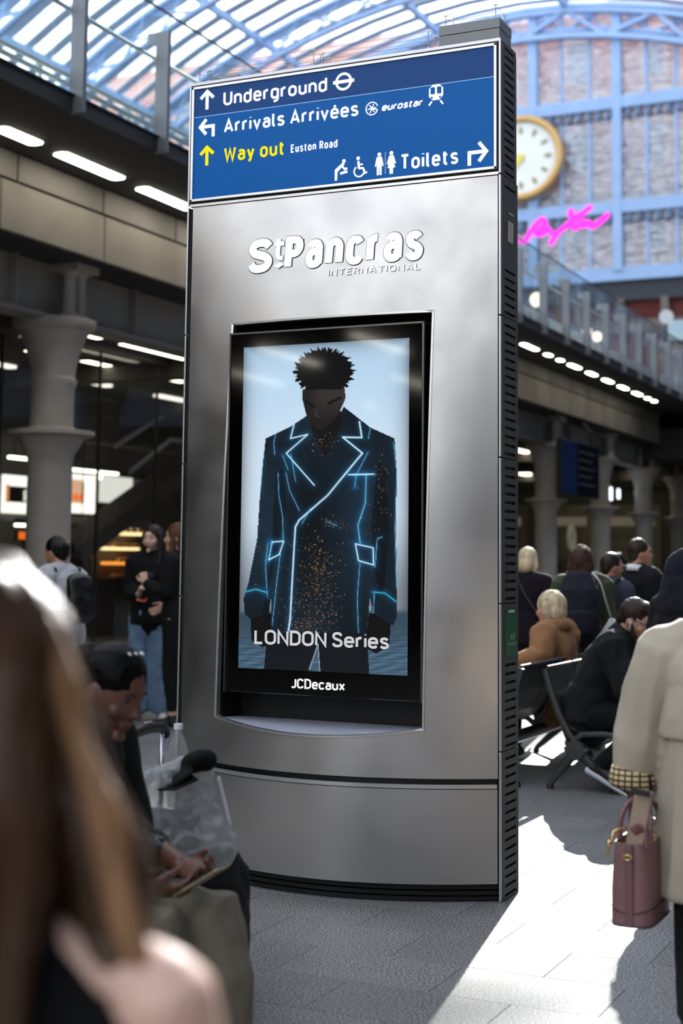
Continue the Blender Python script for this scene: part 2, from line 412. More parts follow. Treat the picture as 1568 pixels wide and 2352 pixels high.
for r in range(-7, 20):
    y = 5.66 + .345 * r + .1725; off = 0 if r % 2 else .2875
    x = TX0
    while x < TX1 - .01:
        e = TX0 + math.floor((x - TX0 - off + .001) / .575) * .575 + .575 + off
        e = min(e, TX1); wd = e - x; cx = (x + e) / 2
        q = proj((cx, y, 0))
        if q[2] > .5 and -260 < q[0] < 1830 and q[1] < 2650:
            o = link('tile', tile_mesh(wd), floor, False); o.location = (cx, y, random.uniform(-.0003, .0003)); nt_ += 1
        else:
            pass
        x = e
print('tiles', nt_)

# ------------------------------------------------------------------ deck, beams, columns
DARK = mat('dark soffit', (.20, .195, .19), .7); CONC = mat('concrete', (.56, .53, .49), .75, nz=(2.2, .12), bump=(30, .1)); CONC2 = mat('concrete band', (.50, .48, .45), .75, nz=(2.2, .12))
STEELP = mat('grey painted steel', (.58, .56, .53), .55, nz=(3, .06)); IRON = mat('painted cast iron', (.70, .67, .63), .55, nz=(4, .08), bump=(14, .06))
STRIP = emis('strip lamp', (1, .97, .90), 14.0)
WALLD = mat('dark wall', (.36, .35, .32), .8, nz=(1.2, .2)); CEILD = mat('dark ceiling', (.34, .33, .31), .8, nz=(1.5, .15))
XE, XB, XW = -7.4, -8.72, -9.35
ZS = 5.28
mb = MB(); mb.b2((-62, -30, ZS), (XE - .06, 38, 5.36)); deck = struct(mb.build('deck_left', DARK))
mb = MB(); mb.b2((XE - .06, -30, 5.24), (XE + .02, 38, 5.40)); mb.b2((XE + .02, -30, 5.385), (XE + .04, 38, 5.40)); mb.build('edge_channel', mat('edge trim', (.15, .15, .15), .6), deck)
mb = MB(); mb.b2((-62, -30, 5.36), (XE - .06, 38, 5.39)); mb.build('deck_paving', mat('deck paving', (.5, .5, .5), .7), deck)
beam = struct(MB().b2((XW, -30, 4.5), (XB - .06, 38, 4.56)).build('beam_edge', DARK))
def pan(y0, y1, z0, z1, nm, m):
    mb = MB(); g = .014; mb.b2((XB - .06, y0 + g, z0), (XB, y1 - g, z1)); return mb.build(nm, m, beam, bevel=.008)
for k in range(-14, 18):
    y0 = 12.57 + 1.72 * k; pan(y0, y0 + 1.72, 4.5, 4.985, 'concrete_panel', CONC); y1 = 12.53 + 1.44 * k; pan(y1, y1 + 1.44, 5.01, 5.275, 'concrete_band', CONC2)
mb = MB(); mb.b2((XB - .09, -30, 4.56), (XB - .062, 38, ZS)); mb.build('backing', DARK, beam)
web = struct(MB().b2((XW - .04, -30, 3.95), (XW, 38, 4.5)).build('beam_web', STEELP))
mb = MB(); mb.b2((XW - .2, -30, 3.90), (XW + .12, 38, 3.95)); mb.build('flange', STEELP, web)
for k in range(-5, 15):
    mb = MB(); mb.b2((XW, 14.0 + 2.2 * k, 3.95), (XW + .1, 14.03 + 2.2 * k, 4.5)); mb.build('stiffener', STEELP, web)
def column(y):
    c = MB()
    c.lathe([(.30, 0), (.30, .12), (.27, .16), (.235, .2), (.235, 2.50)], 20)
    o = c.build('column', IRON, None, 40, False); o.location = (-9.4, y, 0); struct(o)
    m_ = MB(); m_.lathe([(.235, 2.38), (.25, 2.48), (.32, 2.60), (.35, 2.66), (.46, 2.69), (.46, 2.735), (.30, 2.75), (.235, 2.78)], 20); m_.build('collar', IRON, o, 40, False)
    m_ = MB(); m_.lathe([(.232, 2.74), (.232, 3.20), (.255, 3.24), (.255, 3.29), (.235, 3.31), (.24, 3.40), (.27, 3.55), (.33, 3.72), (.38, 3.80)], 20); m_.build('upper_shaft', IRON, o, 40, False)
    m_ = MB(); m_.lathe([(.38, 3.80), (.43, 3.83), (.45, 3.88), (.45, 3.92)], 20); m_.build('capital', IRON, o, 40, False)
    m_ = MB()
    for dy in (-.09, .09): m_.lathe([(.11, 3.92), (.11, 3.95), (.07, 4.0), (.07, 4.38), (.12, 4.43), (.12, 4.5)], 12, (.25, dy, 0))
    m_.b2((.05, -.2, 4.42), (.42, .2, 4.5)); m_.build('bearing', IRON, o, 40, False)
    return o
c0 = column(12.66)
for k in range(-2, 8):
    if k: 
        c = copy_tree(c0, (-9.4, 12.66 + 4.38 * k, 0))
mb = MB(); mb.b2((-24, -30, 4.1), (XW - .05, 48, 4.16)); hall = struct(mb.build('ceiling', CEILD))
for k in range(-6, 12):
    mb = MB(); mb.b2((-24, 12.5 + 4.38 * k, 3.86), (XW - .2, 12.82 + 4.38 * k, 4.1)); mb.build('cross_beam', CEILD, hall)
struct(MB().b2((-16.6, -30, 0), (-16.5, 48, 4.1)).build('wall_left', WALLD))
# strip lights in the soffit; the ones in view are things
def strip(y0, y1, label=None, x=-8.33, z=ZS, wd=.085):
    cy = (y0 + y1) / 2; hl = (y1 - y0) / 2
    m_ = MB(); m_.b2((-wd, -hl, -.012), (wd, hl, .0)); e = .04
    if label:
        t = thing('ceiling_light', (x, cy, z), label, 'light', 'strip lights in the deck soffit')
        m_.b2((-wd - .02, -hl - .02, -.004), (wd + .02, hl + .02, -.0005)); mm = MB(); mm.b2((-wd - .02, -hl - .02, -.006), (wd + .02, hl + .02, 0)); mm.build('housing', mat('lamp housing', (.3, .3, .3), .5), t, None, False)
        m2 = MB(); m2.prism([(-wd, -hl + e), (-wd + e, -hl), (wd - e, -hl), (wd, -hl + e), (wd, hl - e), (wd - e, hl), (-wd + e, hl), (-wd, hl - e)], -.016, -.006, lambda u, v, d: V((u, v, d))); m2.build('diffuser', STRIP, t, None, False)
    else:
        m2 = MB(); m2.b2((x - wd, y0, z - .014), (x + wd, y1, z)); m2.build('strip_light', STRIP, deck)
words = ['first', 'second', 'third', 'fourth', 'fifth', 'sixth', 'seventh', 'eighth', 'ninth', 'tenth', 'eleventh', 'twelfth']
for i, (a, b) in enumerate([(10.3, 10.88), (11.2, 12.25), (12.63, 13.68)]):
    strip(a, b, 'white strip light in the dark soffit left of the totem, %s from the left edge' % words[i])
vis = [(24.65, 25.5), (26.05, 26.35), (26.85, 27.1), (27.6, 28.3), (28.9, 29.5), (30.15, 30.8), (31.45, 32.1), (32.75, 33.4), (33.95, 34.2), (34.6, 34.85)]
for i, (a, b) in enumerate(vis):
    strip(a, b, 'white strip light in the dark soffit right of the totem, %s along from the totem' % words[i], x=-8.1, wd=.055)
for k in range(1, 8): strip(12.63 + 1.43 * k, 13.68 + 1.43 * k)
for k in range(1, 18): strip(11.2 - 1.43 * (k + 1), 12.25 - 1.43 * (k + 1))
# hall ceiling lights
HL = [(14.15, 14.7, -10.2, 'short strip light under the hall ceiling just right of the near column capital'), (15.15, 16.7, -10.2, 'long bright strip light under the hall ceiling beside the totem'),
      (15.2, 16.0, -11.7, 'strip light under the hall ceiling seen left of the near column'), (16.3, 17.0, -11.6, 'dim strip light under the hall ceiling right of the column shaft top'), (17.9, 18.9, -11.6, 'dim yellowish strip light deep under the hall ceiling beside the totem')]
for a, b, x, lab in HL:
    t = thing('ceiling_light', (x, (a + b) / 2, 4.1), lab, 'light', 'strip lights under the hall ceiling'); hl = (b - a) / 2
    MB().b2((-.09, -hl, -.03), (.09, hl, 0)).build('housing', mat('lamp housing'), t, None, False)
    MB().b2((-.07, -hl + .02, -.04), (.07, hl - .02, -.03)).build('diffuser', emis('hall strip', (1, .96, .86), 5.5 if x > -11 else 2.2), t, None, False)

# ------------------------------------------------------------------ balustrade on the deck edge
BAL = thing('balustrade', (XE, 14, 5.39), 'glass balustrade with grey flat posts along the upper deck edge', 'balustrade')
BPOST = mat('balustrade post', (.50, .50, .52), .45, .5); BGL = glass('balustrade glass', (.90, .96, .97), .07, .03, (.75, .88, .95)); RAILM = mat('rail steel', (.75, .77, .78), .3, .9)
pm = MB(); pm.b2((-.02, -.025, 5.235), (.12, .025, 6.42)); pm.b2((-.12, -.02, 6.30), (0, .02, 6.42))
PME = pm.mesh('post', BPOST)
def bpost(y):
    o = link('post', PME, BAL); o.location = (XE, y, 0); return o
py = [8.8, 10.13, 11.48]; y = 12.83
while y < 36.5: py.append(y); y += 1.335
for y in py:
    bpost(y)
for a, b in zip(py[:-1], py[1:]):
    MB().b2((XE - .012, a + .012 - .3, 5.41), (XE, b - .012 - .3, 6.66)).build('glass_pane', BGL, BAL)
MB().tube([(XE - .1, 8, 6.21), (XE - .1, 36.5, 6.21)], .022, 8).build('handrail', RAILM, BAL)
MB().b2((XE - .016, 8, 6.655), (XE + .004, 36.5, 6.672)).build('glass_edge', mat('dark edge', (.06, .09, .09), .3), BAL)
mb = MB()
for z, x in ((5.625, XE - .13), (5.54, XE - .12)): mb.tube([(x, 8, z), (x, 36.5, z)], .024, 8)
lr = mb.build('kick_rail', mat('white rail', (.9, .92, .9), .3), BAL, True)
for y in py:
    MB().bar((XE - .13, y - .35, 5.62), (XE - .13, y - .25, 5.39), .03, .012).build('bracket', mat('white rail'), lr)

# ------------------------------------------------------------------ right deck (outside the frame, closes the hall) and far cross deck
mb = MB(); mb.b2((5.5, -30, ZS), (30, 38, 5.4)); dr = struct(mb.build('deck_right', DARK))
for k in range(20): MB().b2((6.0, -18 + 2.6 * k, ZS - .012), (6.15, -16.8 + 2.6 * k, ZS)).build('strip_light', STRIP, dr)
MB().b2((6.4, -30, 4.5), (6.46, 38, ZS)).build('concrete_panel', CONC, dr)
struct(MB().b2((14, -30, 0), (14.1, 48, ZS)).build('wall_right', WALLD))
mb = MB(); mb.b2((-9.2, 38, 4.15), (14, 46, 5.4)); cd = struct(mb.build('deck_far', DARK))
struct(MB().b2((-24, 48, 0), (14, 48.1, 5.3)).build('wall_far', WALLD))
struct(MB().b2((-24, -30.1, 0), (14, -30, ZS)).build('wall_back', WALLD))
struct(MB().b2((-62, 38, 4.9), (14, 86, 5.38)).build('platform_floor', mat('deck paving')))

# ------------------------------------------------------------------ vaulted roof
BLUE = mat('sky blue paint', (.62, .73, .88), .5, nz=(1, .06)); BLUEG = mat('blue grey slats', (.74, .79, .86), .6)
BRK = brick_mat('old red brick', (.72, .42, .36), (.64, .36, .30), (.75, .66, .6), .9, .3)
XC, HW, HZ, ZB = -28.1, 37.0, 31.0, 5.4
def vz(x, off=0):
    t = min(abs((x - XC) / HW), 1); return ZB + (HZ) * (1 - t ** 1.9) ** .55 + off
def va(a, off=0):
    """point on the vault for a in -1..1, off metres inward"""
    x = XC + HW * math.sin(a * PI / 2); z = vz(x)
    k = max(1e-6, math.hypot(x - XC, z - ZB)); return V((x - (x - XC) / k * off, 0, z - (z - ZB) / k * off))
roof = struct(MB().b2((-65.6, -30, ZB), (-65.1, 86, 9.5)).build('roof', BRK))
NA = 40; A = [-1 + 2 * i / NA for i in range(NA + 1)]
mb = MB()
for off, wd in ((.1, .5), (1.7, .4)):
    for i in range(NA): mb.bar(va(A[i], off), va(A[i + 1], off), wd, .22)
for i in range(NA):
    p, q = (va(A[i], .1), va(A[i + 1], 1.7)) if i % 2 == 0 else (va(A[i], 1.7), va(A[i + 1], .1)); mb.bar(p, q, .16, .16)
    p, q = (va(A[i], 1.7), va(A[i + 1], .1)) if i % 2 == 0 else (va(A[i], .1), va(A[i + 1], 1.7)); mb.bar(p, q, .12, .12)
RIB = mb.mesh('rib', BLUE); YR = [86.0 - 8.9 * k for k in range(14)]
for y in YR: link('rib', RIB, roof, False).location = (0, y, 0)
for i in range(3, NA - 1, 3):
    p = va(A[i], .25); MB().bar((p.x, -30, p.z), (p.x, 86, p.z), .30, .45).build('purlin', BLUE, roof)
mb = MB(); SW = .74
for i in range(6, NA - 6):
    for (o1, s) in ((0, 1),):
        p, q = va(A[i], .0), va(A[i + 1], .0); mb.bar(p, q, SW, .05)
SL = mb.mesh('glazing_slat', BLUEG); pitch = 8.9 / 5
for k in range(13):
    for j in range(5):
        link('glazing_slat', SL, roof, False).location = (0, 86 - 8.9 * k - pitch * (j + .5), 0)
for sgn in (-1, 1):
    mb = MB()
    for i in range(0, 6):
        a0, a1 = (A[i], A[i + 1]) if sgn < 0 else (A[NA - i], A[NA - i - 1]); p, q = va(a0, -.05), va(a1, -.05)
        mb.add([(p.x, -30, p.z), (p.x, 86, p.z), (q.x, 86, q.z), (q.x, -30, q.z)], [(0, 1, 2, 3)])
    mb.build('boarding', mat('roof boarding', (.45, .5, .58), .7), roof)
RGL = glass('roof glass', (.96, .98, 1), .05, .12, (.9, .95, 1))
mb = MB()
for i in range(6, NA - 6):
    p, q = va(A[i], -.12), va(A[i + 1], -.12); mb.add([(p.x, -8.9, p.z), (p.x, 0, p.z), (q.x, 0, q.z), (q.x, -8.9, q.z)], [(0, 1, 2, 3)])
RG = mb.mesh('glass_sheet', RGL)
for k in range(13): link('glass_sheet', RG, roof, False).location = (0, 86 - 8.9 * k, 0)
MB().b2((-65.1, -30, 8.6), (-64.2, 86, 9.6)).build('springing_beam', BLUE, roof)

# ------------------------------------------------------------------ glazed end screen and brick building behind
GY = 86.2
scr = struct(MB().b2((-65, GY - .3, 18.4), (9, GY + .3, 19.2)).build('window_1', BLUE))
MX = [-27.5 + 5.36 * k for k in range(-6, 7)]
def mull(x, wd, dp, z0=19.0):
    z1 = vz(x) - .3
    if z1 > z0 + .5: MB().b2((x - wd / 2, GY - dp, z0), (x + wd / 2, GY + .2, z1)).build('mullion', BLUE, scr)
for x in MX:
    mull(x, .55, .45)
    for f in (1, 2): mull(x + 5.36 * f / 3, .16, .12)
for z, h in ((22.95, .75), (29.5, .75)):
    x0 = XC - HW * .95; x1 = XC + HW * .95
    while vz(x0) < z + 1: x0 += .3
    while vz(x1) < z + 1: x1 -= .3
    MB().b2((x0, GY - .4, z - h / 2), (x1, GY + .2, z + h / 2)).build('transom', BLUE, scr)
    mb = MB(); k = 0
    x = x0
    while x < x1 - .5: mb.b2((x, GY - .3, z - h / 2 - .55), (x + .3, GY + .1, z - h / 2)); x += .62; k += 1
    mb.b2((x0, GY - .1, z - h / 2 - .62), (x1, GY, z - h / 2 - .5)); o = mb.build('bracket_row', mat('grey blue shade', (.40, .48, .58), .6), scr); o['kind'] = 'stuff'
PG = glass('screen glass', (.86, .90, .94), .50, .05, (.86, .92, 1), .03, 1.0)
for x in MX:
    for f in range(3):
        a = x + 5.36 * f / 3 + .09; b = a + 5.36 / 3 - .18
        for z0, z1 in ((19.2, 22.6), (23.3, 29.15), (29.85, 37)):
            zt = min(z1, vz(a) - .2, vz(b) - .2)
            if zt > z0 + .6: MB().b2((a, GY - .02, z0), (b, GY, zt)).build('pane', PG, scr)
# arched top truss of the screen
mb = MB()
for i in range(6, NA - 6):
    for off in (.6, 2.2): mb.bar(va(A[i], off) + V((0, GY - .6, 0)), va(A[i + 1], off) + V((0, GY - .6, 0)), .5, .35)
    p, q = (va(A[i], .6), va(A[i + 1], 2.2)) if i % 2 else (va(A[i], 2.2), va(A[i + 1], .6)); mb.bar(p + V((0, GY - .6, 0)), q + V((0, GY - .6, 0)), .3, .25)
mb.build('arch_truss', BLUE, scr)
hotel = struct(MB().b2((-66, 92, 0), (20, 92.6, 38.5)).build('wall_hotel', BRK))
STONE = mat('pale stone', (.80, .62, .56), .8, nz=(2, .1))
for z in (20.5, 25.5, 31.8): MB().b2((-66, 91.7, z), (20, 92, z + .5)).build('stone_band', STONE, hotel)
for k in range(16):
    x = -62 + 5.1 * k
    for z in (21.3, 26.6, 32.6):
        wv = MB(); wv.b2((x - .9, 91.75, z), (x + .9, 91.98, z + 3.6)); f_ = wv.build('window_surround', STONE, hotel)
        MB().b2((x - .65, 91.7, z + .3), (x + .65, 91.76, z + 3.2)).build('pane', mat('dark pane', (.50, .50, .54), .1), f_)
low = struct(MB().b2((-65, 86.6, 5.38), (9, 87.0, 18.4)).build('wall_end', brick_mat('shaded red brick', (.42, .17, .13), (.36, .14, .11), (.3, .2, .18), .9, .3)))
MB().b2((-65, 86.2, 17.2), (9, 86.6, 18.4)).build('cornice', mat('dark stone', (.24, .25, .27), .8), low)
MB().b2((-65, 86.3, 15.2), (9, 86.6, 16.0)).build('string_course', mat('grey stone', (.46, .42, .40), .8), low)
for k in range(-6, 7): MB().b2((-22.1 + 2.7 * k - .22, 86.1, 15.9), (-22.1 + 2.7 * k + .22, 86.6, 17.3)).build('corbel', mat('grey stone'), low)
for k in range(-2, 4):
    x = -18.6 + 5.36 * k; pts = [(x + 1.5 * math.cos(PI * i / 10), 86.5, 12.6 + 1.5 * math.sin(PI * i / 10)) for i in range(11)]
    MB().tube(pts, .3, 8).build('arch', mat('buff brick', (.55, .38, .30), .8), low)
    MB().b2((x - 1.2, 86.45, 9), (x + 1.2, 86.6, 12.6)).build('recess', mat('dark pane'), low)

# ------------------------------------------------------------------ clock and hanging neon
ck = thing('station_clock', (-28.1, 85.4, 26.49), 'large white round clock with gold rim in front of the glazed end screen', 'clock')
def CK(u, v, d): return V((-28.1 + u, 85.4 + d, 26.49 + v))
circ = lambda r, n=48: [(r * math.cos(2 * PI * i / n), r * math.sin(2 * PI * i / n)) for i in range(n)]
MB().prism(circ(2.42), -.05, .25, CK).build('dial', mat('clock white', (.97, .96, .92), .5, nz=(.8, .02)), ck)
GOLD = mat('gold rim', (.85, .68, .42), .45, .35, nz=(9, .15)); DGOLD = mat('clock marks', (.62, .56, .36), .5, .3)
MB().tube([CK(2.5 * math.cos(2 * PI * i / 64), 2.5 * math.sin(2 * PI * i / 64), -.1) for i in range(64)], [.24] * 64, 10, closed=True).build('rim', GOLD, ck, True)
MB().tube([CK(2.68 * math.cos(2 * PI * i / 64), 2.68 * math.sin(2 * PI * i / 64), 0) for i in range(64)], [.07] * 64, 6, closed=True).build('outer_bead', mat('brown rim', (.6, .5, .38), .6), ck, True)
for i in range(12):
    a = PI / 2 - i * PI / 6; c_, s_ = math.cos(a), math.sin(a)
    pl = [(2.0 * c_ - .05 * s_, 2.0 * s_ + .05 * c_), (2.0 * c_ + .05 * s_, 2.0 * s_ - .05 * c_), (1.75 * c_ + .14 * s_, 1.75 * s_ - .14 * c_), (1.5 * c_ + .04 * s_, 1.5 * s_ - .04 * c_), (1.5 * c_ - .04 * s_, 1.5 * s_ + .04 * c_), (1.75 * c_ - .14 * s_, 1.75 * s_ + .14 * c_)]
    MB().prism(pl, -.1, -.05, CK).build('hour_mark', DGOLD, ck)
YG = mat('gold hands', (.93, .85, .35), .4, .2)
for nm, a, l, wd in (('hour_hand', R(60 + 90 + 80), 1.25, .2), ('minute_hand', R(145), 1.9, .13)):
    c_, s_ = math.cos(a), math.sin(a); pl = [(-.3 * c_ - wd * s_ * .5, -.3 * s_ + wd * c_ * .5), (-.3 * c_ + wd * s_ * .5, -.3 * s_ - wd * c_ * .5), (l * .7 * c_ + wd * s_, l * .7 * s_ - wd * c_), (l * c_, l * s_), (l * .7 * c_ - wd * s_, l * .7 * s_ + wd * c_)]
    MB().prism(pl, -.16, -.11, CK).build(nm, YG, ck)
MB().prism(circ(.2, 16), -.2, -.1, CK).build('hub', YG, ck)
nl = thing('neon_light', (-18, 60, 16), 'pink neon tube bent in loose loops hanging before the glazed screen', 'light')
NEON = emis('pink neon', (1.0, .22, .84), 2.0)
NP = lambda l: [V((x, 60, z)) for x, z in l]
for l in ([(-19.95, 15.45), (-19.6, 15.3), (-19.3, 15.75), (-19.0, 16.1), (-18.75, 16.2), (-18.7, 15.9), (-19.1, 15.65), (-18.85, 15.55), (-18.55, 15.75), (-18.35, 15.5)],
          [(-18.45, 15.05), (-18.1, 15.55), (-17.55, 15.95), (-17.0, 16.3), (-16.6, 16.6)], [(-17.45, 16.55), (-17.55, 16.3), (-17.3, 16.2), (-17.0, 16.35)],
          [(-17.5, 15.85), (-17.3, 15.7), (-17.0, 15.95), (-16.95, 15.75), (-16.75, 15.9), (-16.6, 15.7), (-16.2, 15.9), (-15.85, 16.2)]):
    MB().tube(spline(NP(l), 6), .12, 8).build('neon_tube', NEON, nl, True)
GLB = emis('globe glow', (1, .93, .82), 3.0)
for i, (p, lab) in enumerate((((-12.05, 37.98, 8.55), 'glowing globe lamp behind the balustrade glass, nearest the totem'), ((-10.84, 38.65, 7.69), 'glowing globe lamp behind the balustrade glass, left of a close pair'), ((-10.6, 38.8, 7.56), 'glowing globe lamp behind the balustrade glass, right of a close pair'), ((-8.86, 39.54, 8.12), 'pale globe lamp above the balustrade at the far right'))):
    t = thing('globe_lamp', p, lab, 'lamp', 'globe lamps on the upper platform')
    MB().ell((0, 0, 0), (.2 if i in (0, 3) else .14,) * 3, 14, 8).build('globe', GLB if i < 3 else emis('globe dim', (.8, .85, .9), .8), t, True, False)
    MB().tube([(0, 0, -.15), (0, 0, 5.38 - p[2])], .035, 8).build('post', mat('dark post', (.2, .22, .24), .5), t, None, False)
kx = thing('platform_kiosk', (-8.6, 41, 5.4), 'pale glazed platform shelter on the upper deck at the far right', 'shelter')
for x in (-8.95, -8.25): MB().b2((x - .04, 40.6, 5.4), (x + .04, 40.7, 7.7)).build('post', BPOST, kx)
MB().b2((-9.05, 40.4, 7.6), (-7.9, 41.6, 8.15)).build('roof', mat('pale fascia', (.72, .82, .85), .4), kx)
MB().b2((-8.9, 40.62, 5.8), (-8.3, 40.66, 7.5)).build('glass_pane', BGL, kx)

for y0, y1, x in ((26, 27.4, -11.5), (29, 30.4, -12.5), (33, 34.5, -11.2), (36, 37.4, -13), (22, 23.4, -11.6), (24.5, 26, -13.5)): MB().b2((x - .07, y0, 4.06), (x + .07, y1, 4.1)).build('strip_light', emis('hall fill strip', (1, .95, .85), 6.0), hall)  # strips added as fill to lift the dark hall behind the columns

for k in range(4): MB().b2((-13.1, 15.6 + 2.4 * k, 4.06), (-12.96, 16.6 + 2.4 * k, 4.1)).build('strip_light', emis('shop fill strip', (1, .96, .9), 1.8), hall)  # strips added as fill to brighten the shop interior
# lower soffit over the hall entrance behind the viewpoint, mirrored in the screen glass
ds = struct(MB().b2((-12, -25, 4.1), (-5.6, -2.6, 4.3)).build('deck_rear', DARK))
for x, y0, y1 in ((-7.27, -5.6, -4.0), (-8.86, -6.3, -4.6), (-10.4, -8.2, -6.6), (-8.4, -9.4, -7.9), (-7.2, -8.6, -7.3), (-8.6, -12.5, -11), (-10.4, -11.6, -10)): MB().b2((x - .06, y0, 4.085), (x + .06, y1, 4.1)).build('strip_light', STRIP, ds)

for k in range(5):
    x = -17.5 + 2.3 * k; MB().b2((x, 47.9, .05), (x + 1.9, 48, 3.3)).build('shopfront_panel', mat('dim shopfront', (.50, .48, .40), .6, nz=(1.5, .3)), hall); MB().b2((x + .2, 47.88, 2.6), (x + 1.7, 47.9, 2.9)).build('shopfront_fill_glow', emis('dim fill glow', (1, .93, .80), .10), hall)  # glowing strips on the panels are added to lift the black far wall
for x in (-10.6, -14): MB().b2((x - .1, 42.5, 4.04), (x + .1, 46.5, 4.1)).build('strip_light', emis('hall fill strip', (1, .95, .85), 6.0), hall)  # two more added fill strips for the far end of the hall
# ------------------------------------------------------------------ information totem
YF = 5.939; XL, XR = -3.643, -2.045; XM = -2.845; YB = 6.16
STL = steel_mat('brushed steel', (.71, .70, .695), .40); TRIM = mat('satin trim', (.80, .80, .80), .35, .9); BLK = mat('black gap', (.015, .015, .016), .5)
GREY = mat('totem side grey', (.30, .295, .285), .55, .3, nz=(5, .06)); SILV = mat('silver frame', (.86, .86, .87), .3, .8)
tot = thing('information_totem', (XM, 6.05, 0), 'tall brushed steel information totem with blue direction sign and advertising screen', 'totem')
def Bz(z): return .27 * max(0, 1 - (z / 3.1) ** 2)
PX0, PX1 = -3.612, -2.062
def sy(x, z):
    u = (x - XM) / .78; return YF - Bz(z) * max(0, 1 - u * u)
# core box (dark) behind the skins
mb = MB(); mb.b2((XL + .02, YF + .09, .0), (XR - .012, YB - .012, 3.70)); mb.build('core', BLK, tot)
def patch(mb, x0, x1, z0f, z1f, nu, nv, off=0):
    def fn(i, j):
        x = x0 + (x1 - x0) * i; z0 = z0f(x) if callable(z0f) else z0f; z1 = z1f(x) if callable(z1f) else z1f
        z = z0 + (z1 - z0) * j; return V((x, sy(x, z) - off, z))
    mb.grid(fn, nu, nv)
def skin(name, mb, m, th=.012):
    me = mb.mesh(name, m, True)
    bm = bmesh.new(); bm.from_mesh(me); bmesh.ops.remove_doubles(bm, verts=bm.verts, dist=1e-5)
    bmesh.ops.recalc_face_normals(bm, faces=bm.faces)
    nrm = sum((f.normal for f in bm.faces), V((0, 0, 0)))
    if nrm.y > 0: bmesh.ops.reverse_faces(bm, faces=bm.faces)
    bm.to_mesh(me); bm.free(); me.shade_smooth()
    o = link(name, me, tot); md = o.modifiers.new('thick', 'SOLIDIFY'); md.thickness = th; md.offset = -1; es = o.modifiers.new('split', 'EDGE_SPLIT'); es.split_angle = R(40); return o
HX0, HX1, HZ1 = -3.354, -2.336, 2.511
def lipz(x): u = (x - XM) / .509; return .703 - .045 * max(0, 1 - u * u)
mb = MB()
patch(mb, PX0, HX0, lambda x: .505, lambda x: lipz(HX0), 8, 8); patch(mb, HX1, PX1, lambda x: .505, lambda x: lipz(HX0), 8, 8); patch(mb, HX0, HX1, .505, lipz, 30, 8)
patch(mb, PX0, HX0, lipz(HX0), HZ1, 8, 40); patch(mb, HX1, PX1, lipz(HX0), HZ1, 8, 40)
patch(mb, PX0, HX0, HZ1, 3.10, 8, 16); patch(mb, HX0, HX1, HZ1, 3.10, 30, 16); patch(mb, HX1, PX1, HZ1, 3.10, 8, 16)
skin('front_panel', mb, STL)
mb = MB(); patch(mb, PX0, PX1, .075, .462, 44, 10, .004); skin('lower_panel', mb, STL)
mb = MB(); patch(mb, PX0, PX1, .466, .482, 44, 2, .010); skin('seam_lip', mb, TRIM, .02)
mb = MB(); patch(mb, PX0, PX1, .05, .51, 44, 6, -.03); skin('seam_backing', mb, BLK, .01)
# plinth with louvres
for k in range(3):
    mb = MB(); patch(mb, PX0, PX1, .004 + .023 * k, .020 + .023 * k, 44, 1, -.025); skin('plinth_slat', mb, mat('plinth black', (.10, .098, .095), .5, .3), .03)
# opening trim, recess, shelf
def lip_pts():
    pts = [V((HX0, 0, lipz(HX0) + (HZ1 - lipz(HX0)) * i / 24)) for i in range(25)] + [V((HX0 + (HX1 - HX0) * i / 24, 0, HZ1)) for i in range(1, 25)]
    pts += [V((HX1, 0, HZ1 + (lipz(HX1) - HZ1) * i / 24)) for i in range(1, 25)] + [V((x, 0, lipz(x))) for x in [HX1 + (HX0 - HX1) * i / 24 for i in range(1, 24)]]
    for p in pts: p.y = sy(p.x, p.z)
    return pts
lp = lip_pts(); mb = MB(); n = len(lp)
cen = V((XM, 0, 1.6))
def inn(p, d): return V((p.x + (d if p.x < XM else -d) * (1 if abs(abs(p.x - XM) - .509) < .002 else 0), p.y, p.z + (d if p.z < 1.6 else -d) * (1 if (abs(p.z - HZ1) < .002 or p.z < .71) else 0)))
a_ = [p + V((0, -.004, 0)) for p in lp]; b_ = [inn(p, .010) + V((0, -.004, 0)) for p in lp]; c_ = [inn(p, .010) + V((0, .03, 0)) for p in lp]
mb.add(a_ + b_ + c_, [(i, (i + 1) % n, n + (i + 1) % n, n + i) for i in range(n)] + [(n + i, n + (i + 1) % n, 2 * n + (i + 1) % n, 2 * n + i) for i in range(n)])
mb.build('opening_trim', TRIM, tot)
mb = MB(); a_ = [inn(p, .003) + V((0, .004, 0)) for p in lp]; b_ = [V((p.x, YF + .08, p.z)) for p in a_]
k0 = 72
mb.add(a_ + b_, [(i, (i + 1) % n, n + (i + 1) % n, n + i) for i in range(0, 72)]); mb.build('recess_wall', BLK, tot)
mb = MB(); xs = [HX0 + .004 + (HX1 - HX0 - .008) * i / 30 for i in range(31)]
mb.add([V((x, sy(x, lipz(x)) + .004, lipz(x) + .002)) for x in xs] + [V((x, YF + .08, .69)) for x in xs], [(i, i + 1, 32 + i, 31 + i) for i in range(30)])
mb.build('shelf', mat('shelf grey', (.80, .81, .88), .40, .15, nz=(8, .08)), tot, True)
# screen unit
SY = YF - .10
mb = MB(); mb.b2((-3.331, SY, .815), (-2.372, YF + .085, 2.452)); scrn = mb.build('screen_housing', mat('gloss black', (.012, .012, .014), .06, spec=.6), tot, None, True, .004)
mb = MB()
for x in (-3.334, -2.369): mb.b2((x - .004, SY - .003, .812), (x + .004, SY + .02, 2.456))
mb.b2((-3.334, SY - .003, 2.448), (-2.369, SY + .02, 2.456)); mb.build('screen_edge', mat('dark steel edge', (.42, .42, .42), .3, .9), tot)
SX0, SX1, SZ0, SZ1 = -3.262, -2.434, .924, 2.386

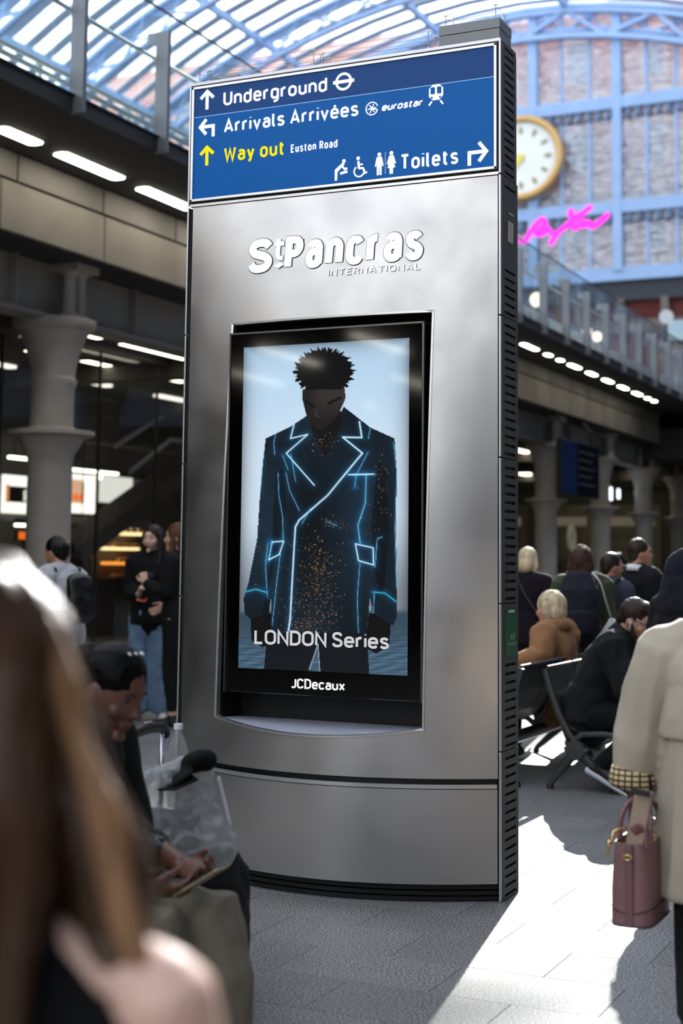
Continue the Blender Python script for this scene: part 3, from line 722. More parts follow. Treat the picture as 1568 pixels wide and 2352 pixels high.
def raster_art(nx=250, ny=440):
    """the picture shown on the screen: a dark figure in an outlined coat against a pale sky and sea"""
    X, Y = np.meshgrid((np.arange(nx + 1) / nx), (np.arange(ny + 1) / ny))
    X = X * 887 + 170; v = Y; Yp = v
    top = 225 + (X - 180) * (-45 / 877); bot = 1920 + (X - 160) * (45 / 897); Yc = top + v * (bot - top)
    def lerp(a, b, t): return np.asarray(a)[None, None] * (1 - t[..., None]) + np.asarray(b)[None, None] * t[..., None]
    def sm(a, b, t): t = np.clip((t - a) / (b - a), 0, 1); return t * t * (3 - 2 * t)
    img = lerp((.74, .86, .93), (.85, .92, .96), sm(300, 900, Yc)); img = img * (1 - .35 * sm(1100, 1620, Yc)[..., None]) * np.array((1, 1, 1.03))
    ed = np.minimum.reduce([X - 170, 1057 - X, Yc - top]); img = img * (1 - .38 * np.exp(-np.clip(ed, 0, None) / 38))[..., None]
    wv = .5 + .22 * np.sin(Yc * .21 + 2 * np.sin(X * .013 + 1) + X * .03) + .2 * np.sin(Yc * .37 - X * .021 + 3 * np.sin(X * .007)) + .18 * np.sin(Yc * .11 + X * .055)
    sea = np.array((.30, .41, .50)) * (.72 + .4 * (wv * sm(1650, 1900, Yc))[..., None]); t = sm(1610, 1650, Yc)[..., None]; img = img * (1 - t) + sea * t
    def inside(poly):
        r = np.zeros_like(X, bool); n = len(poly)
        for i in range(n):
            x1, y1 = poly[i]; x2, y2 = poly[(i + 1) % n]
            if y1 == y2: continue
            c = ((y1 > Yc) != (y2 > Yc)) & (X < (x2 - x1) * (Yc - y1) / (y2 - y1) + x1); r ^= c
        return r
    def fill(poly, col, grad=None):
        m = inside(poly); c = np.asarray(col, float)[None, None] * np.ones(X.shape + (1,))
        if grad is not None: c = c * grad[..., None]
        img[m] = c[m]; return m
    def dist(pl):
        d = np.full(X.shape, 1e9)
        for (x1, y1), (x2, y2) in zip(pl[:-1], pl[1:]):
            l2 = (x2 - x1) ** 2 + (y2 - y1) ** 2 + 1e-9; t = np.clip(((X - x1) * (x2 - x1) + (Yc - y1) * (y2 - y1)) / l2, 0, 1)
            d = np.minimum(d, np.hypot(X - x1 - t * (x2 - x1), Yc - y1 - t * (y2 - y1)))
        return d
    # trousers, hands
    fill([(330, 1700), (310, 1935), (545, 1945), (600, 1790), (610, 1950), (865, 1960), (850, 1700)], (.055, .07, .10))
    fill([(232, 1640), (240, 1780), (300, 1815), (345, 1800), (360, 1640)], (.05, .045, .045)); fill([(860, 1640), (845, 1820), (900, 1850), (965, 1810), (975, 1650)], (.05, .045, .045))
    gl = .75 + .35 * np.sin(X * .012 + 1.2) * np.sin(Yc * .004)
    coat = [(530, 590), (440, 650), (300, 715), (275, 1000), (262, 1250), (218, 1480), (193, 1560), (200, 1640), (232, 1668), (330, 1640), (345, 1560), (345, 1740), (850, 1745), (865, 1560), (880, 1640), (985, 1705), (1003, 1660), (1000, 1500), (995, 1200), (998, 900), (985, 720), (860, 660), (720, 548), (640, 700)]
    cm = fill(coat, (.085, .15, .205), gl)
    for pl, c in (([(400, 870), (420, 1100), (395, 1200), (330, 1500), (345, 1730), (300, 1640), (345, 1300), (355, 900)], .55), ([(900, 840), (870, 1150), (880, 1400), (905, 1500), (870, 1640), (940, 1500), (960, 1200), (940, 900)], .5)):
        m = inside(pl); img[m] *= c
    m = inside([(545, 660), (625, 815), (715, 640), (700, 560), (560, 590)]); img[m] = (.06, .06, .07)
    # head
    fill([(497, 455), (497, 500), (520, 590), (545, 640), (580, 668), (620, 660), (680, 610), (705, 560), (730, 500), (722, 440), (640, 420)], (.15, .135, .13), .8 + .6 * sm(500, 620, X) * sm(660, 480, Yc))
    for pl in ([(520, 520), (560, 545)], [(640, 530), (700, 500)]): img[dist(pl) < 7] = (.05, .045, .045)
    img[dist([(578, 560), (570, 595), (590, 600)]) < 5] = (.24, .21, .20); img[dist([(545, 622), (575, 632), (605, 622)]) < 5] = (.14, .09, .09)
    an = np.arctan2(Yc - 350, X - 612); rad = np.hypot((X - 612) / 168, (Yc - 358) / 134)
    hm = rad < (.93 + .05 * np.sin(an * 23) + .045 * np.sin(an * 41 + 1) + .03 * np.sin(an * 67)); hm &= ~((Yc > 455) & (X > 500) & (X < 720)); img[hm] = (.022, .022, .028)
    # sequins
    rs = np.random.default_rng(3); n1 = rs.random(X.shape)
    def spark(cx, cy, rx, ry, dens, ang=0.):
        d = np.exp(-(((X - cx) / rx) ** 2 + ((Yc - cy) / ry) ** 2)); p = d * dens * .42; h = (n1 < p) & cm
        k = rs.random(X.shape); img[h] = np.stack([.12 + .75 * k * k, .08 + .58 * k * k, .06 + .42 * k * k], -1)[h]
    for a in ((600, 1470, 90, 190, .45), (560, 1650, 110, 110, .55), (640, 1480, 40, 120, .5), (920, 950, 30, 130, .22), (900, 1180, 60, 150, .06), (285, 1240, 26, 150, .12), (325, 1000, 20, 140, .07), (680, 1180, 50, 40, .3), (520, 1780, 130, 60, .15), (620, 740, 50, 70, .25), (600, 1300, 130, 160, .05)): spark(*a)
    # glowing piping
    def glow(pl, wd=4.0, col=(.86, .97, 1), g=.35, gc=(.1, .55, .85)):
        d = dist(pl); img[...] = img + (np.exp(-(d / 15) ** 1.2) * g)[..., None] * np.asarray(gc) * cm[..., None]
        a = np.clip(1.3 - d / wd, 0, 1)[..., None]; img[...] = img * (1 - a) + np.asarray(col) * a
    glow([(455, 640), (437, 716), (530, 695), (415, 795), (568, 965)]); glow([(803, 630), (816, 714), (716, 711), (820, 797), (640, 1020), (490, 1150), (470, 1185), (460, 1400), (448, 1680), (440, 1730)], 5)
    glow([(750, 911), (880, 909)]); glow([(840, 911), (838, 1060), (800, 1180), (812, 1270)], 2.2, (.55, .85, .95)); glow([(345, 1265), (408, 1260), (385, 1330), (328, 1358)], 3.6); glow([(345, 1265), (330, 1350)], 2)
    glow([(788, 1277), (880, 1298), (882, 1388), (805, 1365), (788, 1277)], 3.8)
    glow([(208, 1524), (260, 1512), (315, 1528)], 3, (.2, .8, .85)); glow([(882, 1530), (940, 1535), (998, 1580)], 3, (.2, .8, .85))
    for pl in ([(372, 900), (378, 1020), (400, 1130), (405, 1260)], [(390, 1330), (375, 1460), (352, 1700)], [(812, 1380), (800, 1560), (808, 1740)], [(355, 690), (345, 740), (352, 800)], [(860, 660), (850, 720)], [(395, 805), (425, 880)], [(440, 800), (468, 945)], [(850, 790), (795, 900)], [(890, 1400), (900, 1250), (925, 1240)], [(888, 1540), (882, 1640)], [(322, 1270), (310, 1390), (325, 1560)], [(980, 740), (997, 900), (990, 1200), (1000, 1500)], [(290, 800), (276, 1000)], [(415, 900), (435, 990), (490, 1100)], [(550, 1090), (505, 1170)], [(690, 1180), (640, 1160)]): glow(pl, 2.0, (.45, .72, .86), .18)
    glow([(788, 920), (782, 980)], 2, (.3, .7, .8)); glow([(555, 1930), (598, 1800), (610, 1940)], 2, (.7, .8, .85), .1)
    img = img + .05 * (n1[..., None] - .5) * .3
    return np.clip(img, 0, 1), nx, ny
img, nx, ny = raster_art()
vs = [(SX0 + (SX1 - SX0) * i / nx, SY - .0015, SZ1 - (SZ1 - SZ0) * j / ny) for j in range(ny + 1) for i in range(nx + 1)]
ii = np.arange(ny)[:, None] * (nx + 1) + np.arange(nx)[None]; fa = np.stack([ii, ii + nx + 1, ii + nx + 2, ii + 1], -1).reshape(-1, 4)
me = bpy.data.meshes.new('display'); me.from_pydata(vs, [], fa.tolist())
at = me.color_attributes.new('print', 'FLOAT_COLOR', 'POINT'); lin = np.where(img <= .04045, img / 12.92, ((img + .055) / 1.055) ** 2.4)
at.data.foreach_set('color', np.concatenate([lin, np.ones(lin.shape[:2] + (1,))], -1).astype(np.float32).ravel())
dm = bpy.data.materials.new('backlit print'); dm.use_nodes = True; b = dm.node_tree.nodes['Principled BSDF']
b.inputs['Base Color'].default_value = (.01, .01, .01, 1); b.inputs['Roughness'].default_value = .05
an_ = dm.node_tree.nodes.new('ShaderNodeAttribute'); an_.attribute_name = 'print'; dm.node_tree.links.new(an_.outputs['Color'], b.inputs['Emission Color']); b.inputs['Emission Strength'].default_value = .95
me.materials.append(dm); link('display', me, tot)
FRS = lambda u, v, d: V((u, SY - .004 - d, v))
put_text('caption_lettering', 'LONDON Series', -3.180, -2.520, 1.033, .066, FRS, emis('caption white', (.88, .89, .90), .85), tot, .17, gap=.11)
put_text('owner_lettering', 'JCDecaux', -2.992, -2.728, .846, .044, FRS, emis('white print', (1, 1, 1), 1.0), tot, .17, gap=.10)
# sign box
mb = MB(); mb.b2((-3.632, YF + .004, 3.122), (-2.058, YF + .08, 3.712)); mb.build('sign_gap', BLK, tot)
mb = MB(); a0, a1, z0, z1 = -3.626, -2.064, 3.127, 3.697; t_ = .013
for lo, hi in (((a0, z0), (a1, z0 + t_)), ((a0, z1 - t_), (a1, z1)), ((a0, z0), (a0 + t_, z1)), ((a1 - t_, z0), (a1, z1))): mb.b2((lo[0], YF - .012, lo[1]), (hi[0], YF + .01, hi[1]))
mb.build('sign_frame', SILV, tot, None, True, .002)
def sign_blue(name, c, e): return mat(name, c, .35, spec=.12, emit=e)
MB().b2((a0 + t_, YF - .004, z0 + t_), (a1 - t_, YF + .004, 3.545)).build('sign_panel', sign_blue('sign blue', (.0, .29, .54), .62), tot)
MB().b2((a0 + t_, YF - .004, 3.548), (a1 - t_, YF + .004, z1 - t_)).build('sign_panel', sign_blue('sign navy', (.07, .22, .42), .62), tot)
MB().b2((a0 + t_, YF - .005, 3.5445), (a1 - t_, YF + .002, 3.5475)).build('sign_rule', mat('pale rule', (.5, .68, .85), .4, emit=.5), tot)
MB().b2((-3.64, YF, 3.700), (-2.05, YB - .02, 3.722)).build('cap_rail', mat('cap metal', (.70, .70, .72), .35, .8), tot)
MB().b2((-3.634, YF - .006, 3.697), (-2.056, YF + .02, 3.706)).build('cap_shadow_gap', BLK, tot)
MB().b2((-3.630, YF - .004, 3.104), (-2.058, YF + .02, 3.116)).build('sign_sill', TRIM, tot)
FR = lambda u, v, d: V((u, YF - .0055 - d, v))
WL = emis('sign white', (1, 1, 1), 1.15); YL = emis('sign yellow', (1, .93, .10), 1.05)
for txt, x0, x1, z, c, m in (('Underground', -3.452, -2.897, 3.585, .071, WL), ('Arrivals Arrivées', -3.446, -2.735, 3.449, .069, WL), ('Way out', -3.443, -3.116, 3.307, .072, YL), ('Euston Road', -3.082, -2.840, 3.312, .040, WL), ('Toilets', -2.524, -2.245, 3.170, .072, WL)):
    put_text('sign_lettering', txt, x0, x1, z, c, FR, m, tot, .165)
put_text('operator_lettering', 'eurostar', -2.620, -2.420, 3.455, .036, FR, WL, tot, .21, .25, gap=.08)
def flat(name, polys, m=WL, z=0):
    mb = MB()
    for p in polys: mb.prism(p, 0, .001, lambda u, v, d: V((u, YF - .0052 - d - z, v)))
    return mb.build(name, m, tot)
def seg(x0, y0, x1, y1, wd):
    dx, dy = x1 - x0, y1 - y0; l = math.hypot(dx, dy); a, b_ = -dy / l * wd / 2, dx / l * wd / 2
    return [(x0 + a, y0 + b_), (x0 - a, y0 - b_), (x1 - a, y1 - b_), (x1 + a, y1 + b_)]
def ringp(cx, cy, r0, r1, a0=0, a1=2 * PI, n=28):
    out = []
    for i in range(n):
        p, q = a0 + (a1 - a0) * i / n, a0 + (a1 - a0) * (i + 1) / n
        out.append([(cx + r0 * math.cos(p), cy + r0 * math.sin(p)), (cx + r1 * math.cos(p), cy + r1 * math.sin(p)), (cx + r1 * math.cos(q), cy + r1 * math.sin(q)), (cx + r0 * math.cos(q), cy + r0 * math.sin(q))])
    return out
def disc(cx, cy, r, n=18): return [(cx + r * math.cos(2 * PI * i / n), cy + r * math.sin(2 * PI * i / n)) for i in range(n)]
def arrow_up(cx, cz, m):
    flat('arrow', [seg(cx, cz - .048, cx, cz + .04, .0165), seg(cx + .005, cz + .046, cx - .036, cz + .008, .0165), seg(cx - .005, cz + .046, cx + .036, cz + .008, .0165)], m)
arrow_up(-3.543, 3.627, WL); arrow_up(-3.538, 3.349, YL)
flat('arrow', [seg(-3.575, 3.494, -3.497, 3.494, .0165), seg(-3.5055, 3.50, -3.5055, 3.441, .0165), seg(-3.582, 3.49, -3.545, 3.53, .0165), seg(-3.582, 3.498, -3.545, 3.456, .0165)])
flat('arrow', [seg(-2.12, 3.213, -2.20, 3.213, .0165), seg(-2.1925, 3.22, -2.1925, 3.155, .0165), seg(-2.108, 3.207, -2.148, 3.256, .0165), seg(-2.108, 3.219, -2.148, 3.17, .0165)])
flat('ring_and_bar_emblem', ringp(-2.812, 3.621, .031, .043) + [seg(-2.866, 3.621, -2.758, 3.621, .016)])
flat('star_emblem', ringp(-2.667, 3.474, .027, .032, .3, 5.9) + [seg(-2.667 - .022 * math.cos(a), 3.474 - .022 * math.sin(a), -2.667 + .022 * math.cos(a), 3.474 + .022 * math.sin(a), .005) for a in (0.1, 1.15, 2.2)] + [seg(-2.667, 3.474, -2.638, 3.465, .005)])
# train
rr = lambda x0, z0, x1, z1, r: [(x0 + r, z0), (x1 - r, z0), (x1, z0 + r), (x1, z1 - r), (x1 - r, z1), (x0 + r, z1), (x0, z1 - r), (x0, z0 + r)]
flat('train_symbol', [rr(-2.386, 3.474, -2.318, 3.546, .018), seg(-2.372, 3.47, -2.386, 3.452, .008), seg(-2.332, 3.47, -2.318, 3.452, .008)])
flat('train_window', [rr(-2.378, 3.502, -2.357, 3.534, .003), rr(-2.347, 3.502, -2.326, 3.534, .003), disc(-2.372, 3.486, .005), disc(-2.332, 3.486, .005)], sign_blue('sign blue', 0, 0), .0012)
def P_(cx, cz, s, pts): return [(cx + a * s, cz + b_ * s) for a, b_ in pts]
# baby change, wheelchair, man | woman
c = -2.822; flat('baby_change_symbol', [disc(c + .016, 3.243, .009), P_(c, 3.2, 1, [(-.03, -.045), (-.018, -.045), (-.016, -.005), (.02, .028), (.012, .038), (-.03, .006)]), seg(c + .005, 3.225, c + .022, 3.2, .009), seg(c - .002, 3.186, c + .034, 3.192, .012), disc(c + .028, 3.206, .006)])
c = -2.728; flat('wheelchair_symbol', [disc(c - .006, 3.248, .009)] + ringp(c, 3.187, .022, .029, 2.2, 6.6, 22) + [seg(c - .005, 3.235, c - .001, 3.2, .011), seg(c - .003, 3.2, c + .02, 3.2, .009), seg(c + .018, 3.202, c + .03, 3.172, .009), seg(c - .002, 3.218, c + .018, 3.218, .007), seg(c + .026, 3.174, c + .04, 3.18, .008)])
c = -2.628; flat('man_symbol', [disc(c, 3.254, .0095), P_(c, 3.2, 1, [(-.013, .043), (.013, .043), (.022, .0), (.015, -.002), (.012, .02), (.012, -.042), (.002, -.042), (.001, -.005), (-.001, -.005), (-.002, -.042), (-.012, -.042), (-.012, .02), (-.015, -.002), (-.022, .0)])])
c = -2.568; flat('woman_symbol', [disc(c, 3.254, .0095), P_(c, 3.2, 1, [(-.011, .043), (.011, .043), (.023, .006), (.017, .003), (.01, .02), (.019, -.014), (.009, -.014), (.008, -.042), (-.008, -.042), (-.009, -.014), (-.019, -.014), (-.01, .02), (-.017, .003), (-.023, .006)])])
flat('dotted_divider', [disc(-2.598, 3.165 + .0085 * k, .002, 6) for k in range(12)])
# embossed name
FRP = lambda u, v, d: V((u, sy(u, v) - .001 - d, v))
EMB = mat('polished letters', (.80, .81, .83), .30, 1.0)
EDG = mat('letter edge', (.20, .20, .21), .5, .5)
def emboss(nm, txt, x0, x1, z, cap, wt, gap):
    put_text(nm, txt, x0, x1, z, cap, FRP, EMB, tot, wt, 0, .004, gap, 0, xh=.84, letters=nm == 'name_letter')
    put_text(nm + '_outline', txt, x0, x1, z, cap, lambda u, v, d: V((u, sy(u, v) - .0008 - d * .5, v)), EDG, tot, wt, 0, .001, gap, .045, xh=.84, letters=nm == 'name_letter')
emboss('name_letter', 'S', -3.285, -3.150, 2.742, .167, .24, 0); emboss('name_letter', 't', -3.145, -3.082, 2.792, .112, .20, 0); emboss('name_letter', 'Pancras', -3.083, -2.398, 2.741, .165, .225, .085)
mb = MB(); mb.prism([(-3.138, 2.768), (-3.112, 2.755), (-3.085, 2.770), (-3.112, 2.783)], 0, .006, FRP); mb.build('name_diamond', EMB, tot)
emboss('subtitle_lettering', 'INTERNATIONAL', -2.850, -2.406, 2.697, .031, .15, .32)
# vertical trims, side panels with slots
zsm = [0, .617, 1.236, 1.860, 2.479, 3.106, 3.715]
for a, b in zip(zsm[:-1], zsm[1:]):
    MB().b2((XR - .012, YF - .004, a + .003), (XR - .002, YF + .012, b - .003)).build('corner_trim', TRIM, tot, None, True, .002)
    MB().b2((XL, YF - .004, a + .003), (XL + .009, YF + .03, b - .003)).build('corner_trim', TRIM, tot, None, True, .002)
    mb = MB(); mb.b2((XL + .002, YF + .02, a + .003), (XL + .012, YB, b - .003)); mb.build('side_panel', GREY, tot)
MB().b2((XR - .016, YF + .01, .002), (XR - .0115, YB - .004, 3.71)).build('side_backing', BLK, tot)
for i, (a, b) in enumerate(zip(zsm[:-1], zsm[1:])):
    mb = MB(); z0, z1 = a + .002, b - .002; yb = YB - (.02 if i == 5 else 0)
    mb.b2((XR - .009, YF + .012, z0), (XR, YF + .045, z1)); mb.b2((XR - .009, yb - .03, z0), (XR, yb, z1))
    solid = {1: (1.0, 1.236), 4: (2.72, 3.03)}.get(i)
    z = z0 + .012; prev = z0
    while z < z1 - .012:
        if solid and solid[0] - .02 < z < solid[1]: z += .0375; continue
        mb.b2((XR - .009, YF + .045, prev), (XR, yb - .03, z)); prev = z + .0125; z += .0375
    mb.b2((XR - .009, YF + .045, prev), (XR, yb - .03, z1)); mb.build('side_panel', GREY, tot)
SIDE = lambda u, v, d: V((XR + .001 + d, u, v))
put_text('info_letter', 'i', 6.015, 6.083, 2.785, .205, SIDE, mat('pale silver', (.78, .74, .66), .5, .3), tot, .34, .10, .0015)
MB().b2((XR, 5.985, 1.012), (XR + .003, 6.125, 1.212)).build('notice_plate', mat('notice green', (.05, .36, .22), .4), tot)
MB().b2((XR + .003, 6.02, 1.196), (XR + .0036, 6.10, 1.207)).build('notice_strip', mat('notice white', (.8, .82, .8), .5), tot)
def side_q(pl, m, nm): 
    mb = MB(); mb.prism(pl, .003, .0036, SIDE); mb.build(nm, m, tot)
LG = mat('notice mark', (.62, .74, .62), .5)
side_q([(6.05, 1.090), (6.06, 1.105), (6.066, 1.096), (6.054, 1.078)], LG, 'notice_mark'); side_q([(6.075, 1.085), (6.09, 1.108), (6.098, 1.108), (6.083, 1.078)], LG, 'notice_mark')
for z in (1.064, 1.058): side_q([(6.0, z), (6.115, z), (6.115, z + .0025), (6.0, z + .0025)], LG, 'notice_line')
# rear skin
def rear(x, z): return YB + Bz(z) * max(0, 1 - ((x - XM) / .78) ** 2)
mb = MB(); mb.grid(lambda i, j: V((XL + .012 + (XR - XL - .024) * i, rear(XL + .012 + (XR - XL - .024) * i, .02 + 3.68 * j) - .0, .02 + 3.68 * j)), 24, 24); mb.build('rear_panel', STL, tot, True)
mb = MB()
for x in (XL + .012, XR - .012): mb.b2((x - .006, YB - .02, .02), (x + .006, YB + .003, 3.70))
mb.build('rear_edge', GREY, tot)
# roof box and bird wires
rb = MB(); rb.b2((-2.347, YF + .02, 3.722), (-2.062, YB - .04, 3.775)); rbx = rb.build('roof_box', mat('roof box grey', (.52, .53, .54), .5), tot)
rb = MB(); rb.b2((-2.349, YF + .018, 3.778), (-2.060, YB - .038, 3.822)); rb.build('roof_box_lid', mat('roof box grey'), rbx)
MB().b2((-3.565, 6.0, 3.722), (-3.525, 6.06, 3.755)).build('junction_box', mat('roof box grey'), tot)
WIRE = mat('bird wire', (.62, .62, .63), .4, .8)
wps = {}
def wpost(x, y, z0, h):
    mb = MB(); mb.tube([(x, y, z0), (x, y, z0 + h)], .0018, 5); mb.b2((x - .006, y - .006, z0), (x + .006, y + .006, z0 + .008)); mb.b2((x - .009, y - .003, z0 + h - .004), (x + .009, y + .003, z0 + h)); mb.build('bird_wire_post', WIRE, tot); return V((x, y, z0 + h))
def wire(p, q, sag=.004):
    p, q = V(p), V(q); MB().tube([p.lerp(q, i / 6) - V((0, 0, sag * 4 * (i / 6) * (1 - i / 6))) for i in range(7)], .0009, 4).build('bird_wire', WIRE, tot)
for y in (5.955, 6.03, 6.10):
    P = [wpost(x, y, 3.722, h) for x, h in ((-3.60, .085), (-3.545, .06), (-2.98, .085), (-2.93, .06), (-2.40, .085), (-2.365, .06))]
    for i, j in ((0, 2), (2, 4), (1, 3), (3, 5)): wire(P[i], P[j])
    wire(P[0] - V((0, 0, .045)), P[4] - V((0, 0, .045)))
Q = [wpost(x, y, 3.822, h) for x, y, h in ((-2.33, 5.99, .06), (-2.09, 5.99, .075), (-2.08, 6.09, .06), (-2.33, 6.09, .075))]
for i in range(4): wire(Q[i], Q[(i + 1) % 4]); wire(Q[i] - V((0, 0, .03)), Q[(i + 1) % 4] - V((0, 0, .03)))
# ------------------------------------------------------------------ people
def remesh(mb, voxel, smooth=3, amp=0, freq=6, stretch=(1, 1, 1), seed=0.0, ridge=.7):
    me = bpy.data.meshes.new('tmp'); me.from_pydata(mb.v, [], mb.f)
    bm = bmesh.new(); bm.from_mesh(me); bmesh.ops.recalc_face_normals(bm, faces=bm.faces); bm.to_mesh(me); bm.free()
    o = bpy.data.objects.new('tmp', me); COL.objects.link(o)
    r = o.modifiers.new('r', 'REMESH'); r.mode = 'VOXEL'; r.voxel_size = voxel; r.use_smooth_shade = True
    if smooth: s = o.modifiers.new('s', 'SMOOTH'); s.factor = .5; s.iterations = smooth
    dg = bpy.context.evaluated_depsgraph_get(); out = bpy.data.meshes.new_from_object(o.evaluated_get(dg))
    bpy.data.objects.remove(o); bpy.data.meshes.remove(me)
    if amp:
        nr = [v.normal.copy() for v in out.vertices]; st = V(stretch); off = V((seed, seed * 1.7, seed * .3))
        for v, n_ in zip(out.vertices, nr):
            p = V((v.co.x * st.x, v.co.y * st.y, v.co.z * st.z)) * freq + off
            v.co += n_ * (noise.noise(p) * amp + noise.noise(p * 2.3) * amp * .4 + (.5 - 2.2 * abs(noise.noise(p * 1.4 + V((3, 1, 7))))) * amp * ridge)
    out.shade_smooth(); return out

SKIN = {'fair': mat('skin fair', (.84, .66, .57), .5, nz=(6, .05)), 'tan': mat('skin tan', (.72, .52, .42), .5, nz=(6, .05)), 'brown': mat('skin brown', (.36, .225, .175), .45, nz=(6, .06)), 'pale': mat('skin pale', (.88, .72, .65), .5, nz=(6, .05))}
def cloth(name, rgb, rough=.9, sheen=.0, n=(9, .10), b=(120, .12)): return mat(name, rgb, rough, 0, nz=n, bump=b, sheen=sheen, spec=.25)
def hairmat(name, rgb, rough=.5): return mat(name, rgb, rough, 0, spec=.25, nz=(26, .35), bump=(60, .35), stretch=(1, 1, .12))

def Rm(yaw=0, pitch=0, roll=0):
    """head turn: yaw left+, pitch down+, roll"""
    return Matrix.Rotation(R(yaw), 3, 'Z') @ Matrix.Rotation(R(-pitch), 3, 'X') @ Matrix.Rotation(R(roll), 3, 'Y')

def head_shape(u):
    p = V((.074 * u.x, .094 * u.y, .115 * u.z))
    if u.z < 0:
        t = -u.z; p.x *= 1 - .36 * t ** 1.6
        if u.y < 0: p.y *= 1 - .45 * t
        else: p.y += .016 * t * u.y
    if u.y > .3 and -.2 < u.z < .35:
        e = max(0, 1 - ((abs(u.x) - .42) / .2) ** 2 - ((u.z - .1) / .16) ** 2); p.y -= .010 * max(0, e)
    return p

def add_head(mb, c, rot, s=1.0):
    k = s
    mb.ell(c, None, 28, 20, rot, lambda u: head_shape(u) * k)
    T = lambda x, y, z: V(c) + rot @ (V((x, y, z)) * k)
    mb.tube([T(0, .080, .020), T(0, .096, -.004), T(0, .108, -.024), T(0, .096, -.034)], [.008 * k, .0095 * k, .013 * k, .009 * k], 8, cap='round')
    for sx in (-1, 1):
        mb.ell(T(.010 * sx, .094, -.029), (.009 * k, .009 * k, .007 * k), 8, 6)
        mb.ell(T(.074 * sx, -.008, -.008), (.010 * k, .020 * k, .032 * k), 10, 8, rot)
        mb.tube([T(.012 * sx, .087, .030), T(.040 * sx, .076, .031)], [.008 * k, .006 * k], 6, cap='round')
        mb.ell(T(.045 * sx, .062, -.025), (.020 * k, .020 * k, .022 * k), 8, 6, rot)
    mb.tube([T(-.020, .082, -.058), T(0, .094, -.056), T(.020, .082, -.058)], .007 * k, 8, cap='round'); mb.tube([T(-.016, .080, -.068), T(0, .089, -.069), T(.016, .080, -.068)], .007 * k, 8, cap='round')
    mb.ell(T(0, .078, -.100), (.024 * k, .018 * k, .018 * k), 10, 8, rot)

def add_hand(mb, w_, d, nrm, side, curl=(25, 30, 20), s=1.0, thumb=.5, spread=1.0):
    d = V(d).normalized(); nrm = V(nrm); nrm = (nrm - d * nrm.dot(d)).normalized(); sd = d.cross(nrm).normalized()
    if sd.dot(V(side)) < 0: sd = -sd
    w_ = V(w_)
    mb.tube([w_ - d * .01 * s, w_ + d * .03 * s, w_ + d * .065 * s, w_ + d * .088 * s], [(.026 * s, .018 * s), (.036 * s, .015 * s), (.040 * s, .014 * s), (.038 * s, .012 * s)], 12, sd, cap='round')
    for off, ln in ((.029, .068), (.010, .078), (-.010, .072), (-.028, .056)):
        p = w_ + d * .085 * s + sd * off * s; dd = (d + sd * off * 3 * spread).normalized(); pts = [p - dd * .015 * s, p]; a = 0
        for i, f in enumerate((.45, .32, .23)):
            a += R(curl[i]); v_ = dd * math.cos(a) + nrm * math.sin(a); p = p + v_ * ln * f * s; pts.append(p)
        mb.tube(pts, [.0095 * s, .0095 * s, .0085 * s, .008 * s, .007 * s], 8, cap='round')
    p = w_ + d * .022 * s + sd * .026 * s; v1 = (sd * .75 + d * .6 + nrm * .25).normalized(); v2 = (d * .8 + sd * (.45 - thumb * .6) + nrm * (.2 + thumb * .5)).normalized()
    mb.tube([p - v1 * .01 * s, p + v1 * .032 * s, p + v1 * .032 * s + v2 * .030 * s, p + v1 * .032 * s + v2 * .056 * s], [.013 * s, .0115 * s, .0095 * s, .0078 * s], 8, cap='round')

def base_pose(h=1.7):
    k = h / 1.7
    P = dict(pel=(0, 0, .93), waist=(0, 0, 1.08), chest=(0, .01, 1.25), neck=(0, -.01, 1.43), head=(0, .02, 1.585),
             shL=(-.165, -.01, 1.385), shR=(.165, -.01, 1.385), elL=(-.215, -.02, 1.11), elR=(.215, -.02, 1.11), wrL=(-.225, .05, .87), wrR=(.225, .05, .87),
             hipL=(-.09, 0, .90), hipR=(.09, 0, .90), knL=(-.10, .015, .49), knR=(.10, .015, .49), anL=(-.10, -.02, .085), anR=(.10, -.02, .085), toL=(-.12, .15, .03), toR=(.12, .15, .03))
    return {a: V(b) * k for a, b in P.items()}, k

